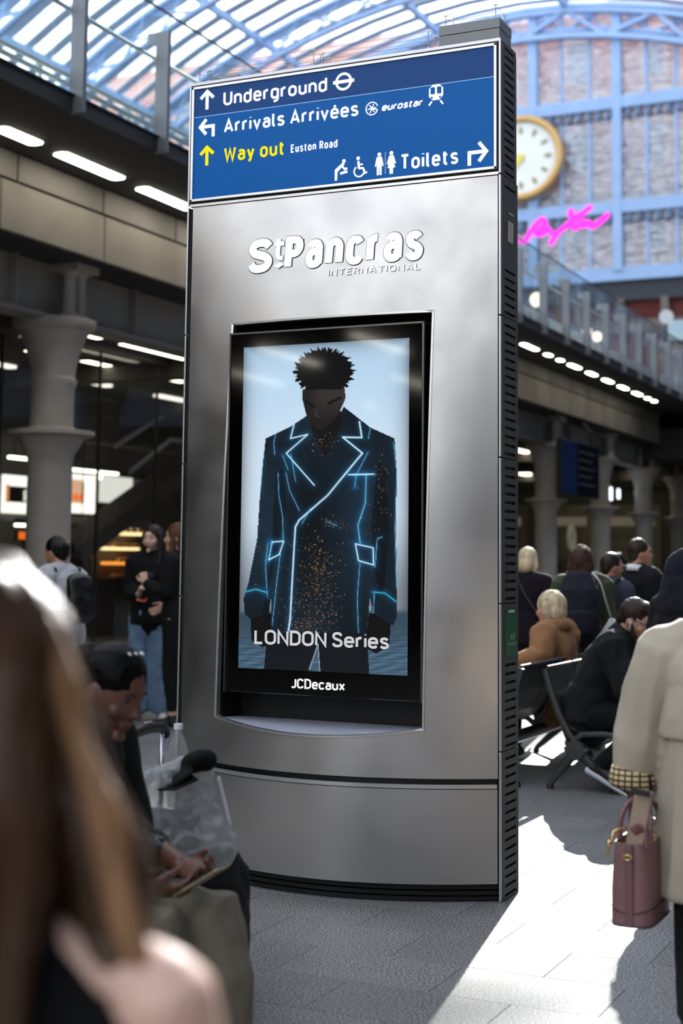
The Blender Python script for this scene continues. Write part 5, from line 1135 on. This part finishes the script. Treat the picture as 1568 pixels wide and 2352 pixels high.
# --- benches
BM = mat('bench grey metal', (.27, .275, .28), .45, .4); BP = mat('bench perforated steel', (.20, .205, .21), .42, .5)
def bench(x, y0, sg, label, n=5):
    t = thing('bench', (x, y0, 0), label, 'bench'); L_ = .56 * n; X = lambda a: a * sg
    MB().tube([(X(.20), -.03, .25), (X(.20), L_ + .03, .25)], .042, 14, cap='round', capf=.15).build('beam', BM, t, 40, False)
    for k in range(n):
        y = .56 * k + .01; mb = MB(); prof = [(.02, .745), (.05, .60), (.11, .46), (.17, .385), (.25, .36), (.38, .365), (.46, .375), (.475, .36)]
        m_ = len(prof); vs = []
        for yy in (y, y + .54): vs += [(X(a), yy, z) for a, z in prof]
        for yy in (y, y + .54): vs += [(X(a) - X(.012), yy, z - .012) for a, z in prof]
        fs = []
        for i in range(m_ - 1): fs += [(i, i + 1, m_ + i + 1, m_ + i), (2 * m_ + i, 3 * m_ + i, 3 * m_ + i + 1, 2 * m_ + i + 1), (i, 2 * m_ + i, 2 * m_ + i + 1, i + 1), (m_ + i, m_ + i + 1, 3 * m_ + i + 1, 3 * m_ + i)]
        fs += [(0, m_, 3 * m_, 2 * m_), (m_ - 1, 3 * m_ - 1 + 0, 4 * m_ - 1, 2 * m_ - 1)]
        mb.add(vs, fs); st = mb.build('seat', BP, t, None, False)
        MB().tube([(X(.012), y + .01, .748), (X(.012), y + .53, .748)], .012, 8, cap='round').build('seat_edge', BM, st, True, False)
    for yy in (0, L_ * .5, L_):
        mb = MB(); mb.tube([(X(.0), yy, .74), (X(.03), yy, .62), (X(.09), yy, .46), (X(.15), yy, .35), (X(.19), yy, .30)], [(.016, .022)] * 5, 8, (0, 1, 0)); mb.build('back_frame', BM, t, 40, False)
        mb = MB(); mb.tube([(X(.18), yy, .30), (X(.24), yy, .345), (X(.38), yy, .355), (X(.50), yy, .345)], [(.016, .020)] * 4, 8, (0, 1, 0)); mb.build('seat_frame', BM, t, 40, False)
    for yy in (.0, L_):
        for dx, nm in ((-.17, 'leg'), (.24, 'leg')):
            mb = MB(); mb.tube([(X(.20), yy, .25), (X(.20 + dx * .45), yy, .15), (X(.20 + dx), yy, .03)], [(.02, .036), (.018, .028), (.016, .018)], 8, (0, 1, 0)); lg = mb.build(nm, BM, t, 40, False)
            MB().lathe([(.024, 0), (.024, .02), (.016, .035)], 10, (X(.20 + dx), yy, 0)).build('foot', DSHOE, lg, 40, False)
        mb = MB(); mb.tube([(X(.20), yy - .035, .25), (X(.20), yy + .035, .25)], .062, 18); mb.build('hub', BM, t, 40, False)
    return t
bench(-2.81, 9.0, 1, 'dark metal bench facing right with curved end frame, the hunched person on it', 4)
bench(-2.95, 8.95, -1, 'dark metal bench behind the front one, facing left, the camel coat on it', 3)
bench(-2.72, 2.62, 1, 'dark metal bench under the person in khaki trousers', 2)

# --- person in trench coat with handbag
p = Person((-.85, 4.5, 0), -8, 'person in beige trench coat seen from behind at the right edge holding a handbag', 'brown', 1.44, head=(-30, 20, 0), voxel=.008, build=1.15,
    pose=dict(head=(.06, .10, 1.56), neck=(.02, .02, 1.42), shL=(-.205, -.01, 1.355), shR=(.21, -.01, 1.355), elL=(-.285, -.04, 1.10), wrL=(-.325, -.06, .868), elR=(.26, .03, 1.1), wrR=(.25, .12, .9), hipL=(-.11, 0, .9), knL=(-.12, .02, .49), anL=(-.12, -.02, .085), toL=(-.14, .15, .03)),
    hands=dict(L=dict(d=(.02, .0, -1), n=(1, .2, 0), s=(0, 1, 0), curl=(60, 70, 50), thumb=.9)))
TR = mat('trench cotton', (.67, .63, .56), .8, 0, nz=(5, .05), bump=(26, .18), sheen=.1)
p.top('coat', TR, .040, (0, .0, .52), (.275, .215), .93, 1.3, amp=.012, fr=8, voxel=.010, ridge=1.0, zs=.28)
mb = MB(); k = p.k
mb.tube([V((0, -.012, 1.06)) * k, V((0, -.01, 1.16)) * k, p.P['chest'].lerp(p.P['neck'], .35)], [(.232 * k, .186 * k), (.226 * k, .176 * k), (.222 * k, .160 * k)], 24, p.sr, cap='round', capf=.08); me = remesh(mb, .010, 2, .006, 6); me.materials.clear(); me.materials.append(TR); link('storm_flap', me, p.root, False)
MB().tube([p.P['neck'] + V((0, -.03, -.03)), p.P['neck'] + V((0, -.01, .05))], [(.125, .105), (.092, .085)], 20, (1, 0, 0)).build('collar', TR, p.root, True, False)
cf = mat('check cuff', (.78, .68, .50), .8)
nt = cf.node_tree; N = nt.nodes; bs = N['Principled BSDF']; tc = N.new('ShaderNodeTexCoord'); sx_ = N.new('ShaderNodeSeparateXYZ'); nt.links.new(tc.outputs['Object'], sx_.inputs[0])
def stripes(axis, f, w0):
    m1 = N.new('ShaderNodeMath'); m1.operation = 'MULTIPLY'; m1.inputs[1].default_value = f; nt.links.new(sx_.outputs[axis], m1.inputs[0]); m2 = N.new('ShaderNodeMath'); m2.operation = 'FRACT'; nt.links.new(m1.outputs[0], m2.inputs[0]); m3 = N.new('ShaderNodeMath'); m3.operation = 'LESS_THAN'; m3.inputs[1].default_value = w0; nt.links.new(m2.outputs[0], m3.inputs[0]); return m3
ma, mb_ = stripes(2, 62, .34), stripes(0, 48, .25); mx_ = N.new('ShaderNodeMath'); mx_.operation = 'MAXIMUM'; nt.links.new(ma.outputs[0], mx_.inputs[0]); nt.links.new(mb_.outputs[0], mx_.inputs[1])
mc = N.new('ShaderNodeMix'); mc.data_type = 'RGBA'; mc.inputs[6].default_value = (*s2l((.80, .70, .52)), 1); mc.inputs[7].default_value = (*s2l((.12, .10, .10)), 1); nt.links.new(mx_.outputs[0], mc.inputs[0]); nt.links.new(mc.outputs[2], bs.inputs['Base Color'])
wl, el_ = p.P['wrL'], p.P['elL']; dn = (wl - el_).normalized()
MB().tube([wl - dn * .055, wl - dn * .004, wl + dn * .004], [.069, .072, .064], 20).build('cuff', cf, p.root, True, False)
p.trousers(mat('black ruched trousers', (.035, .035, .04), .8, 0, bump=(40, .6)), -.012, .98, (.10, .105, .09, .085, .07), amp=.003); p.shoes(DSHOE); p.hair(H_DK, SHORT)
hb = thing('handbag', (-1.085, 4.42, .37), 'dusty mauve leather handbag with twin handles held by the trench coat person', 'handbag')
MAU = mat('mauve leather', (.50, .36, .36), .42, 0, nz=(30, .06), bump=(180, .08)); MAUD = mat('mauve seam', (.22, .14, .15), .6); GLD = mat('gold hardware', (.90, .75, .50), .25, .95)
def bagw(z): return .064 - .012 * max(0, (z - .12) / .13)
mb = MB(); prof = []
nu = 28
def bagp(i, z):
    a = 2 * PI * i / nu; hx, hy = bagw(z), .150 - .01 * z / .25; n_ = 5.0; c_, s_ = math.cos(a), math.sin(a); r = (abs(c_) ** n_ + abs(s_) ** n_) ** (-1 / n_)
    return V((hx * c_ * r, hy * s_ * r, z))
zs = [0, .01, .05, .10, .15, .20, .235]
for z in zs: mb.v += [tuple(bagp(i, z)) for i in range(nu)]
for z in zs[::-1][:3]: mb.v += [tuple(V((bagp(i, z).x * .92, bagp(i, z).y * .95, z))) for i in range(nu)]
nr_ = len(zs) + 3
for j in range(nr_ - 1):
    for i in range(nu): mb.f.append((j * nu + i, j * nu + (i + 1) % nu, (j + 1) * nu + (i + 1) % nu, (j + 1) * nu + i)); mb.mi.append(0)
mb.f.append(tuple(range(nu))[::-1]); mb.f.append(tuple((nr_ - 1) * nu + i for i in range(nu))); mb.mi += [0, 0]
mb.build('bag_body', MAU, hb, 50, False)
mb = MB(); mb.tube([bagp(i, .055 - .018 * abs(math.sin(2 * PI * i / nu)) ** 4) * 1.004 for i in range(nu)], [.0022] * nu, 5, closed=True); mb.tube([bagp(i, .004) for i in range(nu)], [.003] * nu, 5, closed=True); mb.build('seam', MAUD, hb, True, False)
MB().b2((-.012, -.154, .0), (.012, -.148, .235)).build('gusset_strap', mat('mauve strap', (.44, .31, .32), .45), hb, None, False, .002)
MB().tube([(.011 * math.cos(a) , -.158, .205 - .013 * math.sin(a)) for a in [PI * i / 10 for i in range(11)]], .0028, 6).tube([(-.011, -.158, .205), (.011, -.158, .205)], .003, 6).build('ring', GLD, hb, True, False)
for sx in (-1, 1):
    pts = [(sx * .045, -.07, .235), (sx * .045, -.06, .29), (sx * .030, -.03, .332), (sx * .008, .0, .346), (sx * .030, .03, .332), (sx * .045, .06, .29), (sx * .045, .07, .235)]
    h_ = MB().tube(spline(pts, 6), .0085, 8, cap='round').build('handle', mat('mauve strap'), hb, True, False)
    for yy in (-.068, .068): MB().tube([(sx * .048 + .010 * math.cos(a), yy, .245 + .010 * math.sin(a)) for a in [2 * PI * i / 12 for i in range(12)]], [.0026] * 12, 5, closed=True).build('handle_ring', GLD, h_, True, False)
mb = MB(); mb.tube(spline([(-.055, -.13, .225), (-.05, -.12, .262), (-.02, -.09, .27)], 4), .004, 6); mb.tube([(-.058, -.148, .236), (-.060, -.152, .195)], .0045, 6, cap='round'); mb.build('zip', GLD, hb, True, False)
MB().tube(spline([(.05, -.14, .22), (.045, -.12, .268), (.02, -.09, .275), (-.005, -.08, .26)], 5), [(.003, .014)] * 16, 8).build('zip_lip', MAU, hb, True, False)
pc = thing('pouch', (-1.075, 4.36, .60), 'flat beige pouch sticking up out of the mauve handbag', 'pouch'); MB().box((.0, .0, .055), (.055, .020, .19), Matrix.Rotation(R(8), 3, 'Y') @ Matrix.Rotation(R(-14), 3, 'X')).build('pouch_body', mat('beige leather', (.56, .47, .40), .5), pc, None, False, .006)
MB().box((.012, -.026, .145), (.055, .012, .016), Matrix.Rotation(R(8), 3, 'Y')).build('pouch_edge', mat('dark edge band', (.10, .08, .08), .5), pc, None, False)

# --- seated person with phone, near the totem
p = Person((-2.48, 3.36, 0), -88, 'person in black top and khaki trousers sitting and looking down at a phone', 'brown', 1.66, head=(-6, 27, 0), voxel=.006, hs=1.02,
    pose=dict(pel=(0, 0, .52), waist=(0, .02, .66), chest=(0, .07, .83), neck=(0, .13, .985), head=(0, .215, 1.085), shL=(-.165, .10, .94), shR=(.165, .10, .94), elR=(.20, .15, .64), wrR=(.075, .385, .575), elL=(-.20, .17, .65), wrL=(-.085, .40, .61),
              hipL=(-.09, .02, .465), hipR=(.09, .02, .465), knL=(-.10, .50, .455), knR=(.085, .425, .440), anL=(-.10, .52, .085), anR=(.08, .42, .085), toL=(-.12, .68, .03), toR=(.10, .58, .03)),
    hands=dict(R=dict(d=(-.35, .9, -.02), n=(-.6, .0, .75), s=(-.3, 0, .9), curl=(28, 34, 24), thumb=.7), L=dict(d=(.35, .9, -.12), n=(.6, -.1, .7), s=(.3, 0, .9), curl=(30, 36, 26), thumb=.8)))
p.top('top', cloth('black knit', (.07, .072, .075)), .022, (0, .0, .47), (.20, .16), .18, 1.15, amp=.008, voxel=.010); p.trousers(cloth('khaki twill', (.43, .40, .35), .8), .026, .97, (.095, .088, .080, .078, .066), amp=.010, voxel=.010); p.shoes(DSHOE)
p.hair(mat('slick black hair', (.018, .017, .018), .45, 0, spec=.08, bump=(50, .3), stretch=(1, .15, 1)), [('e', (0, -.013, .033), (.081, .097, .092)), ('e', (0, -.06, -.03), (.066, .05, .07)), ('e', (0, -.115, .03), (.045, .04, .045))], .004, 22, .006, 'hair', (1, .2, 1)); p.lips((.40, .22, .20))
for i in range(3): MB().box(p.T(-.03 + .022 * i, .02 - .004 * i, .121 - .002 * i), (.007, .011, .005), p.rot).build('hair_clip', mat('white clip', (.92, .93, .95), .2), p.root, None, False)
ph = thing('phone', (-1.985, 3.355, .58), 'phone in clear glittery case held by the person in khaki trousers', 'phone'); MB().box((0.01, 0, .012), (.145, .072, .009), Matrix.Rotation(R(-32), 3, 'Y')).build('phone_body', mat('phone glass'), ph, None, False, .003)
MB().box((0.012, 0, .006), (.150, .077, .006), Matrix.Rotation(R(-32), 3, 'Y')).build('phone_case', mat('tan case', (.60, .54, .45), .25, .3, nz=(90, .4)), ph, None, False, .002)
bgp = thing('handbag', (-2.24, 3.39, .545), 'shiny black handbag on the lap of the person in khaki trousers', 'handbag'); mb = MB(); mb.tube([(0, -.12, .055), (0, 0, .065), (0, .12, .055)], [(.075, .075), (.09, .085), (.075, .075)], 14, (1, 0, 0), cap='round'); me = remesh(mb, .008, 3, .006, 12); me.materials.clear(); me.materials.append(mat('patent black', (.02, .02, .022), .16)); link('bag_body', me, bgp, False)
MB().tube(spline([(.04, -.08, .13), (.0, -.06, .17), (-.04, 0, .18), (.0, .06, .17), (.04, .08, .13)], 5), .008, 8).build('handle', mat('patent black'), bgp, True, False)

# --- luggage beside that person
sc_ = thing('suitcase', (-2.61, 4.05, 0), 'dark suitcase with raised chrome and black pull handle behind the khaki trousers', 'suitcase')
mb = MB(); mb.box((0, 0, .32), (.24, .42, .54)); mb.build('shell', mat('charcoal shell', (.10, .10, .11), .5, nz=(20, .1)), sc_, None, False, .04)
for yy in (-.055, .105): MB().tube([(.02, yy - .02, .58), (.02, yy - .02, .86)], .008, 8).build('pole', mat('chrome', (.80, .80, .82), .2, 1), sc_, True, False)
mb = MB(); mb.tube(spline([(.02, -.095, .835), (.02, -.085, .858), (.02, .0, .87), (.02, .09, .863), (.02, .108, .84)], 5), [(.014, .017)] * 21, 10, (1, 0, 0), cap='round'); gp = mb.build('grip', mat('black grip', (.05, .055, .07), .3), sc_, True, False)
MB().box((.02, .0, .888), (.014, .036, .006)).build('button', mat('grey button', (.55, .56, .6), .3), gp, None, False, .002)
for xx in (-.09, .09):
    for yy in (-.16, .16): MB().tube([(xx - .012, yy, .03), (xx + .012, yy, .03)], .03, 12).build('wheel', DSHOE, sc_, True, False)
CLB = glass('clear plastic film', (.80, .81, .82), .10, .30, (.80, .81, .83), .25)
pb = thing('plastic_bag', (-2.40, 3.98, .47), 'crumpled clear plastic carrier bag standing in front of the suitcase', 'bag'); mb = MB(); mb.tube([(.02, 0, .0), (.02, 0, .05), (-.01, 0, .16), (-.04, 0, .25), (-.06, .0, .30)], [(.14, .08), (.145, .085), (.125, .07), (.12, .06), (.135, .05)], 20, (.5, .86, 0), cap='round', capf=.15); me = remesh(mb, .008, 1, .016, 14, ridge=1.2); me.materials.clear(); me.materials.append(CLB); link('bag_body', me, pb, False)
strap([(.055, .10, .26), (.075, .12, .16), (.10, .14, .02)], .010, mat('white plastic film', (.84, .85, .86), .3), pb, 'tape'); strap([(-.045, -.095, .20), (-.04, -.09, .1), (-.04, -.09, .0)], .007, mat('white plastic film'), pb, 'tape')
cp = thing('cap', (-2.41, 3.98, .765), 'black cap hung on top of the clear plastic bag', 'cap'); mb = MB(); mb.ell((.03, .02, .02), (.060, .050, .034), 14, 10, Matrix.Rotation(R(-25), 3, 'Y')); mb.ell((.06, .03, .025), (.035, .04, .035), 12, 8); mb.tube([(.02, -.02, .0), (-.02, -.075, -.045)], [(.05, .012), (.042, .006)], 12, (.9, .1, .3), cap='round'); me = remesh(mb, .007, 2); me.materials.clear(); me.materials.append(cloth('black twill', (.03, .03, .032))); link('crown', me, cp, False)
MB().tube([(.03, -.012, -.02), (-.01, -.07, -.05), (-.03, -.095, -.055)], [(.055, .006), (.052, .006), (.030, .005)], 14, (.85, .2, .2), cap='round').build('peak', mat('black twill'), cp, True, False)
btl = thing('bottle', (-2.575, 4.21, .602), 'clear crumpled plastic bottle standing on the suitcase top', 'bottle'); MB().lathe([(.03, 0), (.034, .03), (.031, .06), (.034, .10), (.032, .14), (.034, .18), (.024, .215), (.013, .235), (.013, .25)], 14).build('bottle_body', CLB, btl, True, False); MB().lathe([(.015, .25), (.015, .268)], 12).build('bottle_cap', mat('white plastic'), btl, None, False)
db = thing('holdall', (-2.385, 4.16, 0), 'soft black holdall on the floor right of the clear bag', 'bag'); mb = MB(); mb.tube([(0, 0, .03), (0, .0, .20), (0, 0, .40), (0, 0, .47)], [(.09, .13), (.095, .135), (.09, .13), (.06, .10)], 18, (1, 0, 0), cap='round', capf=.3); me = remesh(mb, .010, 3, .012, 8); me.materials.clear(); me.materials.append(cloth('black nylon', (.06, .06, .065), .6)); link('bag_body', me, db, False)
strap([(.0, -.08, .455), (.0, -.05, .482), (.0, .03, .485), (.0, .07, .455)], .012, mat('black nylon'), db, 'handle')

# --- blurred near person at the left edge
p = Person((-.775, 1.03, 0), 6, 'out of focus person close by at the left edge with long hair and bare shoulders', 'pale', 1.43, head=(12, 6, 0), voxel=.009, hs=1.06,
    pose=dict(chest=(0, .01, 1.12), neck=(-.02, -.01, 1.33), head=(-.075, .02, 1.55), shL=(-.175, -.01, 1.25), shR=(.150, .0, 1.272), elR=(.215, .03, 1.0), wrR=(.22, .2, .9), elL=(-.24, 0, 1.0)))
p.top('top', cloth('black vest', (.02, .018, .018)), .010, None, None, .02, .9, collar=False, arms='')
p.trousers(DTRO, .02); p.shoes(DSHOE)
p.hair(hairmat('hair honey brown', (.27, .185, .125), .36), [('e', (0, -.016, .026), (.090, .106, .104)), ('e', (0, -.06, -.06), (.092, .06, .13)), ('t', [(-.075, .0, .04), (-.090, -.01, -.06), (-.105, -.03, -.20), (-.10, -.05, -.36)], [.03, .036, .045, .02]), ('t', [(.070, .0, .04), (.100, -.01, -.08), (.140, -.02, -.18), (.165, -.03, -.28), (.165, -.04, -.35)], [.03, .038, .045, .042, .02]), ('t', [(0, -.08, 0), (0, -.10, -.16), (0, -.10, -.36)], [(.08, .04), (.115, .045), (.12, .03)])], .010, 16, .008)
p.hair(hairmat('rim light strands', (.54, .40, .28), .5), [('t', [(.075, -.035, .06), (.118, -.035, -.06), (.160, -.045, -.16), (.192, -.05, -.26), (.195, -.055, -.36)], [.012, .016, .020, .022, .010]), ('t', [(.02, -.125, -.20), (.03, -.135, -.27), (.02, -.13, -.34)], [.012, .022, .010])], .008, 20, .007, 'hair_rim_light')  # lighter strands paint the sun's rim light into the hair colour

# ------------------------------------------------------------------ shop behind the columns
SHG = glass('shop glass', (.93, .95, .94), .06, .01, (.7, .7, .7))
sh = struct(MB().b2((-10.63, 8, 4.0), (-10.55, 26, 4.1)).build('window_2', mat('shop frame', (.22, .22, .22), .5)))
YM = [9.27, 10.6, 11.95, 13.3, 14.65 + .6, 16.58, 17.9, 19.2, 20.5, 21.8, 23.1, 24.4]
for y in YM: MB().b2((-10.61, y - .008, 0), (-10.57, y + .008, 4.0)).build('mullion', mat('shop frame'), sh)
for a, b in zip(YM[:-1], YM[1:]): MB().b2((-10.595, a + .014, .05), (-10.585, b - .014, 3.98)).build('pane', SHG, sh)
WB = emis('lit board white', (1, .97, .92), 1.6); OR = emis('lit orange', (1, .45, .15), 1.1); WARM = emis('warm shelf light', (1, .86, .62), 2.2); BKB = mat('menu black', (.04, .04, .04), .5)
shop = struct(MB().b2((-15.3, 17, 1.98), (-15.1, 23.6, 2.10)).build('counter_fascia', mat('shop grey', (.36, .38, .36), .6)))
def sb(nm, y0, z0, y1, z1, m, x=-15.0, th=.06, parent=None): return MB().b2((x - th, y0, z0), (x, y1, z1)).build(nm, m, parent)
mbd = thing('menu_board', (-15, 19.45, 2.1), 'lit white menu board with black middle band left of the near column', 'sign'); sb('board', 19.0, 2.10, 20.2, 2.72, WB, -15.0, .06, mbd); sb('menu_band', 19.1, 2.28, 20.2, 2.54, BKB, -14.98, .015, mbd); sb('picture_strip', 19.03, 2.27, 19.10, 2.56, emis('orange strip', (.95, .6, .4), .9), -14.978, .015, mbd)
for z, a in ((2.435, .045), (2.345, .035)):
    mb = MB()
    for k in range(5): mb.tube([(-14.975, 19.52 + .09 * k + .035 * math.cos(t), z + a * math.sin(t)) for t in [2 * PI * i / 12 for i in range(12)]], [.009] * 12, 5, closed=True)
    mb.build('menu_print', WB, mbd)
mbd = thing('menu_board', (-15, 21.0, 2.1), 'lit white poster board with orange picture right of the near column', 'sign'); sb('board', 20.5, 2.16, 21.55, 2.84, WB, -15.0, .06, mbd); sb('picture', 20.55, 2.33, 21.12, 2.74, emis('salmon', (.93, .72, .58), 1.0), -14.98, .015, mbd); sb('picture_frame', 21.12, 2.33, 21.17, 2.70, BKB, -14.975, .015, mbd)
for k in range(3): MB().ell((-14.96, 20.78 + .14 * k, 2.43), (.01, .06, .07), 10, 6).build('picture_spot', OR, mbd, True)
wp = thing('wall_panel', (-15, 22.2, 2.4), 'plain lit white wall panel above the dark menu screen', 'panel'); sb('panel', 21.6, 2.38, 22.72, 2.86, emis('wall panel glow', (.95, .94, .90), 1.0), -15.0, .06, wp); sb('return_panel', 22.74, 2.2, 23.15, 2.84, mat('pale grey wall', (.75, .76, .75), .7), -15.0, .05, wp)
ms = thing('menu_screen', (-14.95, 22.15, 2.14), 'dark menu screen with small coloured pictures below the white panel', 'screen'); sb('screen', 21.55, 2.14, 22.73, 2.375, mat('screen black', (.05, .05, .05), .3), -14.95, .05, ms)
for k, c in enumerate(((.40, .16, .13), (.75, .22, .18), (.12, .36, .28), (.35, .38, .38))): MB().ell((-14.94, 21.75 + .27 * k, 2.26), (.008, .08, .075), 10, 6).build('menu_picture', emis('menu %d' % k, c, .6), ms, True)
dc = thing('display_cabinet', (-14.9, 22.1, 1.0), 'lit food display cabinet with three glowing shelves beside the jeans wearer', 'cabinet'); sb('cabinet_back', 21.4, .0, 22.9, 1.86, mat('cabinet brown', (.20, .15, .11), .6), -14.95, .05, dc)
for y0, y1, z, h_, m in ((21.5, 22.72, 1.80, .05, WARM), (21.55, 22.4, 1.53, .05, WARM), (21.7, 22.6, 1.27, .05, emis('orange shelf', (1, .62, .25), 1.6)), (21.5, 22.7, 1.0, .04, mat('cabinet brown'))):
    s1 = sb('shelf', y0, z, y1, z + h_, m, -14.6, .35, dc)
    for k in range(6): MB().ell((-14.62, y0 + .12 + (y1 - y0 - .2) * k / 5, z + h_ + .03), (.07, .08, .04), 10, 6).build('pastry', mat(('bun', 'crust')[k % 2], ((.78, .55, .32), (.55, .30, .16))[k % 2], .6), s1, True)
for y0, y1, z, lab in ((18.97, 19.86, 3.02, 'strip lamp over the menu board left of the near column'), (20.63, 22.06, 2.92, 'strip lamp over the poster board right of the near column'), (19.2, 20.1, 1.93, 'strip lamp under the counter fascia left of the near column'), (22.0, 22.75, 1.92, 'bright lamp over the food display cabinet')):
    t = thing('shop_light', (-14.9, (y0 + y1) / 2, z), lab, 'light'); hl = (y1 - y0) / 2; MB().b2((-.05, -hl, .0), (.05, hl, .03)).build('housing', mat('lamp housing'), t, None, False); MB().b2((-.04, -hl + .01, -.045), (.04, hl - .01, 0)).build('diffuser', emis('shop strip', (1, .97, .9), 5), t, None, False)
    if z > 2.5: MB().tube([(0, -hl * .7, .03), (0, -hl * .7, 4.1 - z)], .008, 6).tube([(0, hl * .7, .03), (0, hl * .7, 4.1 - z)], .008, 6).build('hanger', BKB, t, None, False)
    else: MB().b2((-.25, -hl * .5, .02), (-.04, hl * .5, .08)).build('bracket', BKB, t, None, False)
for (y, z, r, m, lab) in ((21.07, 2.8, .06, emis('spot glow', (1, .95, .85), 6), 'glowing pendant bulb beside the poster board'), (23.55, 2.78, .05, emis('spot glow', (1, 1, 1), 6), 'glowing pendant bulb between the jeans wearer and the totem'), (22.45, 2.80, .10, mat('black shade', (.02, .02, .02), .5), 'black round pendant in front of the white wall panel'), (20.6, 1.92, .05, emis('spot glow', (1, 1, 1), 6), 'small glowing bulb at the right side of the near column')):
    t = thing('pendant_lamp', (-14.6, y, z), lab, 'lamp'); MB().ell((0, 0, 0), (r, r, r), 12, 8).build('bulb', m, t, True, False); MB().tube([(0, 0, r * .9), (0, 0, 4.1 - z)], .008, 6).build('cord', BKB, t, None, False)
for y0, y1, z, lab in ((20.65, 21.1, 1.78, 'orange lit heater panel right of the near column'), (19.25, 19.7, 1.74, 'orange lit heater panel left of the near column')):
    t = thing('heater_panel', (-14.9, (y0 + y1) / 2, z), lab, 'heater'); hl = (y1 - y0) / 2; MB().b2((-.05, -hl, -.08), (0, hl, .08)).build('casing', BKB, t, None, False); MB().b2((0, -hl + .03, -.06), (.01, hl - .03, .06)).build('glow', OR, t, None, False); MB().b2((-.04, -.03, -z), (-.01, .03, -.08)).build('stand', BKB, t, None, False)
lv = struct(MB().b2((-14.2, 17.5, 3.3), (-14.1, 24.5, 3.35)).build('trim_1', CEILD))
for k in range(16): MB().box((-14.15, 21.0, 3.38 + .045 * k), (.06, 7.0, .010), Matrix.Rotation(R(30), 3, 'Y')).build('slat', mat('louvre grey', (.33, .34, .33), .5), lv)
es = thing('escalator', (-13.6, 21.5, 0), 'escalator with pale angled handrails behind the shop glass', 'escalator')
HR = mat('pale rail', (.66, .66, .74), .4)
for x, pts in ((-13.9, [(20.5, 3.33), (22.75, 4.33), (23.1, 4.38)]), (-13.4, [(20.2, 2.86), (21.45, 3.5), (22.9, 3.54)]), (-13.4, [(17.6, 2.52), (18.0, 2.88), (18.4, 3.02)])): MB().tube([(x, y, z - .07) for y, z in pts], [(.022, .045)] * 3, 8, (1, 0, 0)).build('handrail', HR, es, None)
MB().prism([(18.2, 1.3), (22.75, 3.35), (24.2, 3.35), (24.2, 3.15), (22.9, 3.15), (18.2, 1.0)], -13.95, -13.35, lambda u, v, d: V((d, u, v))).build('truss', CEILD, es)
# --- dim hall on the right
bd = thing('departure_board', (-8.6, 29.95, 2.78), 'dark blue hanging departure board under the deck right of the totem', 'screen')
MB().b2((-8.66, 28.5, 2.78), (-8.55, 31.4, 3.92)).build('casing', mat('board navy', (.06, .07, .10), .4), bd, None, True, .02); MB().b2((-8.55, 28.55, 2.82), (-8.54, 29.6, 3.88)).build('screen', emis('board blue', (.08, .14, .26), .5), bd); MB().b2((-8.55, 29.66, 2.82), (-8.54, 31.34, 3.88)).build('screen', emis('board dark', (.07, .08, .12), .4), bd)
for k in range(5): MB().b2((-8.538, 29.75, 3.02 + .17 * k), (-8.535, 31.0 - .2 * (k % 2), 3.05 + .17 * k)).build('text_row', emis('board text', (.25, .27, .32), .4), bd)
for y in (29.0, 30.9): MB().tube([(-8.6, y, 3.9), (-8.6, y, 4.2), (-8.85, y, 4.5)], .03, 8).build('hanger', BKB, bd)
for y0, y1, z0, z1, lab, m in ((37.2, 37.95, 3.03, 3.37, 'small bright white lit sign under the deck beyond the departure board', emis('bright sign', (.93, .97, 1), 3)), (38.5, 38.75, 3.1, 3.36, 'narrow bright lit sign right of the small white sign', emis('bright sign', (1, 1, 1), 3))):
    t = thing('lit_sign', (-10, (y0 + y1) / 2, z0), lab, 'sign'); MB().b2((-10.04, y0 - .03, z0 - .03), (-10.0, y1 + .03, z1 + .03)).build('casing', BKB, t); MB().b2((-10.0, y0, z0), (-9.99, y1, z1)).build('face', m, t); MB().tube([(-10.02, (y0 + y1) / 2, z1), (-10.02, (y0 + y1) / 2, 4.1)], .02, 6).build('hanger', BKB, t)
zo = thing('zone_sign', (-10, 34.1, 1.5), 'dim round sign with oval zero above the backpack wearer', 'sign'); MB().tube([(-9.98, 34.1 + .22 * math.cos(a), 1.97 + .27 * math.sin(a)) for a in [2 * PI * i / 24 for i in range(24)]], [.055] * 24, 6, closed=True).build('oval', mat('pale sign', (.80, .78, .66), .6, emit=.10), zo, True)
MB().b2((-10.0, 33.8, 1.35), (-9.98, 34.4, 1.62)).build('plate', mat('sign grey', (.45, .45, .42), .6), zo); MB().tube([(-10.02, 34.1, 0), (-10.02, 34.1, 2.2)], .03, 8).build('pole', BKB, zo)
struct(MB().b2((-12.1, 27.5, 0), (-12, 40, 1.4)).build('wall_partition', mat('olive panel', (.30, .31, .22), .7)))
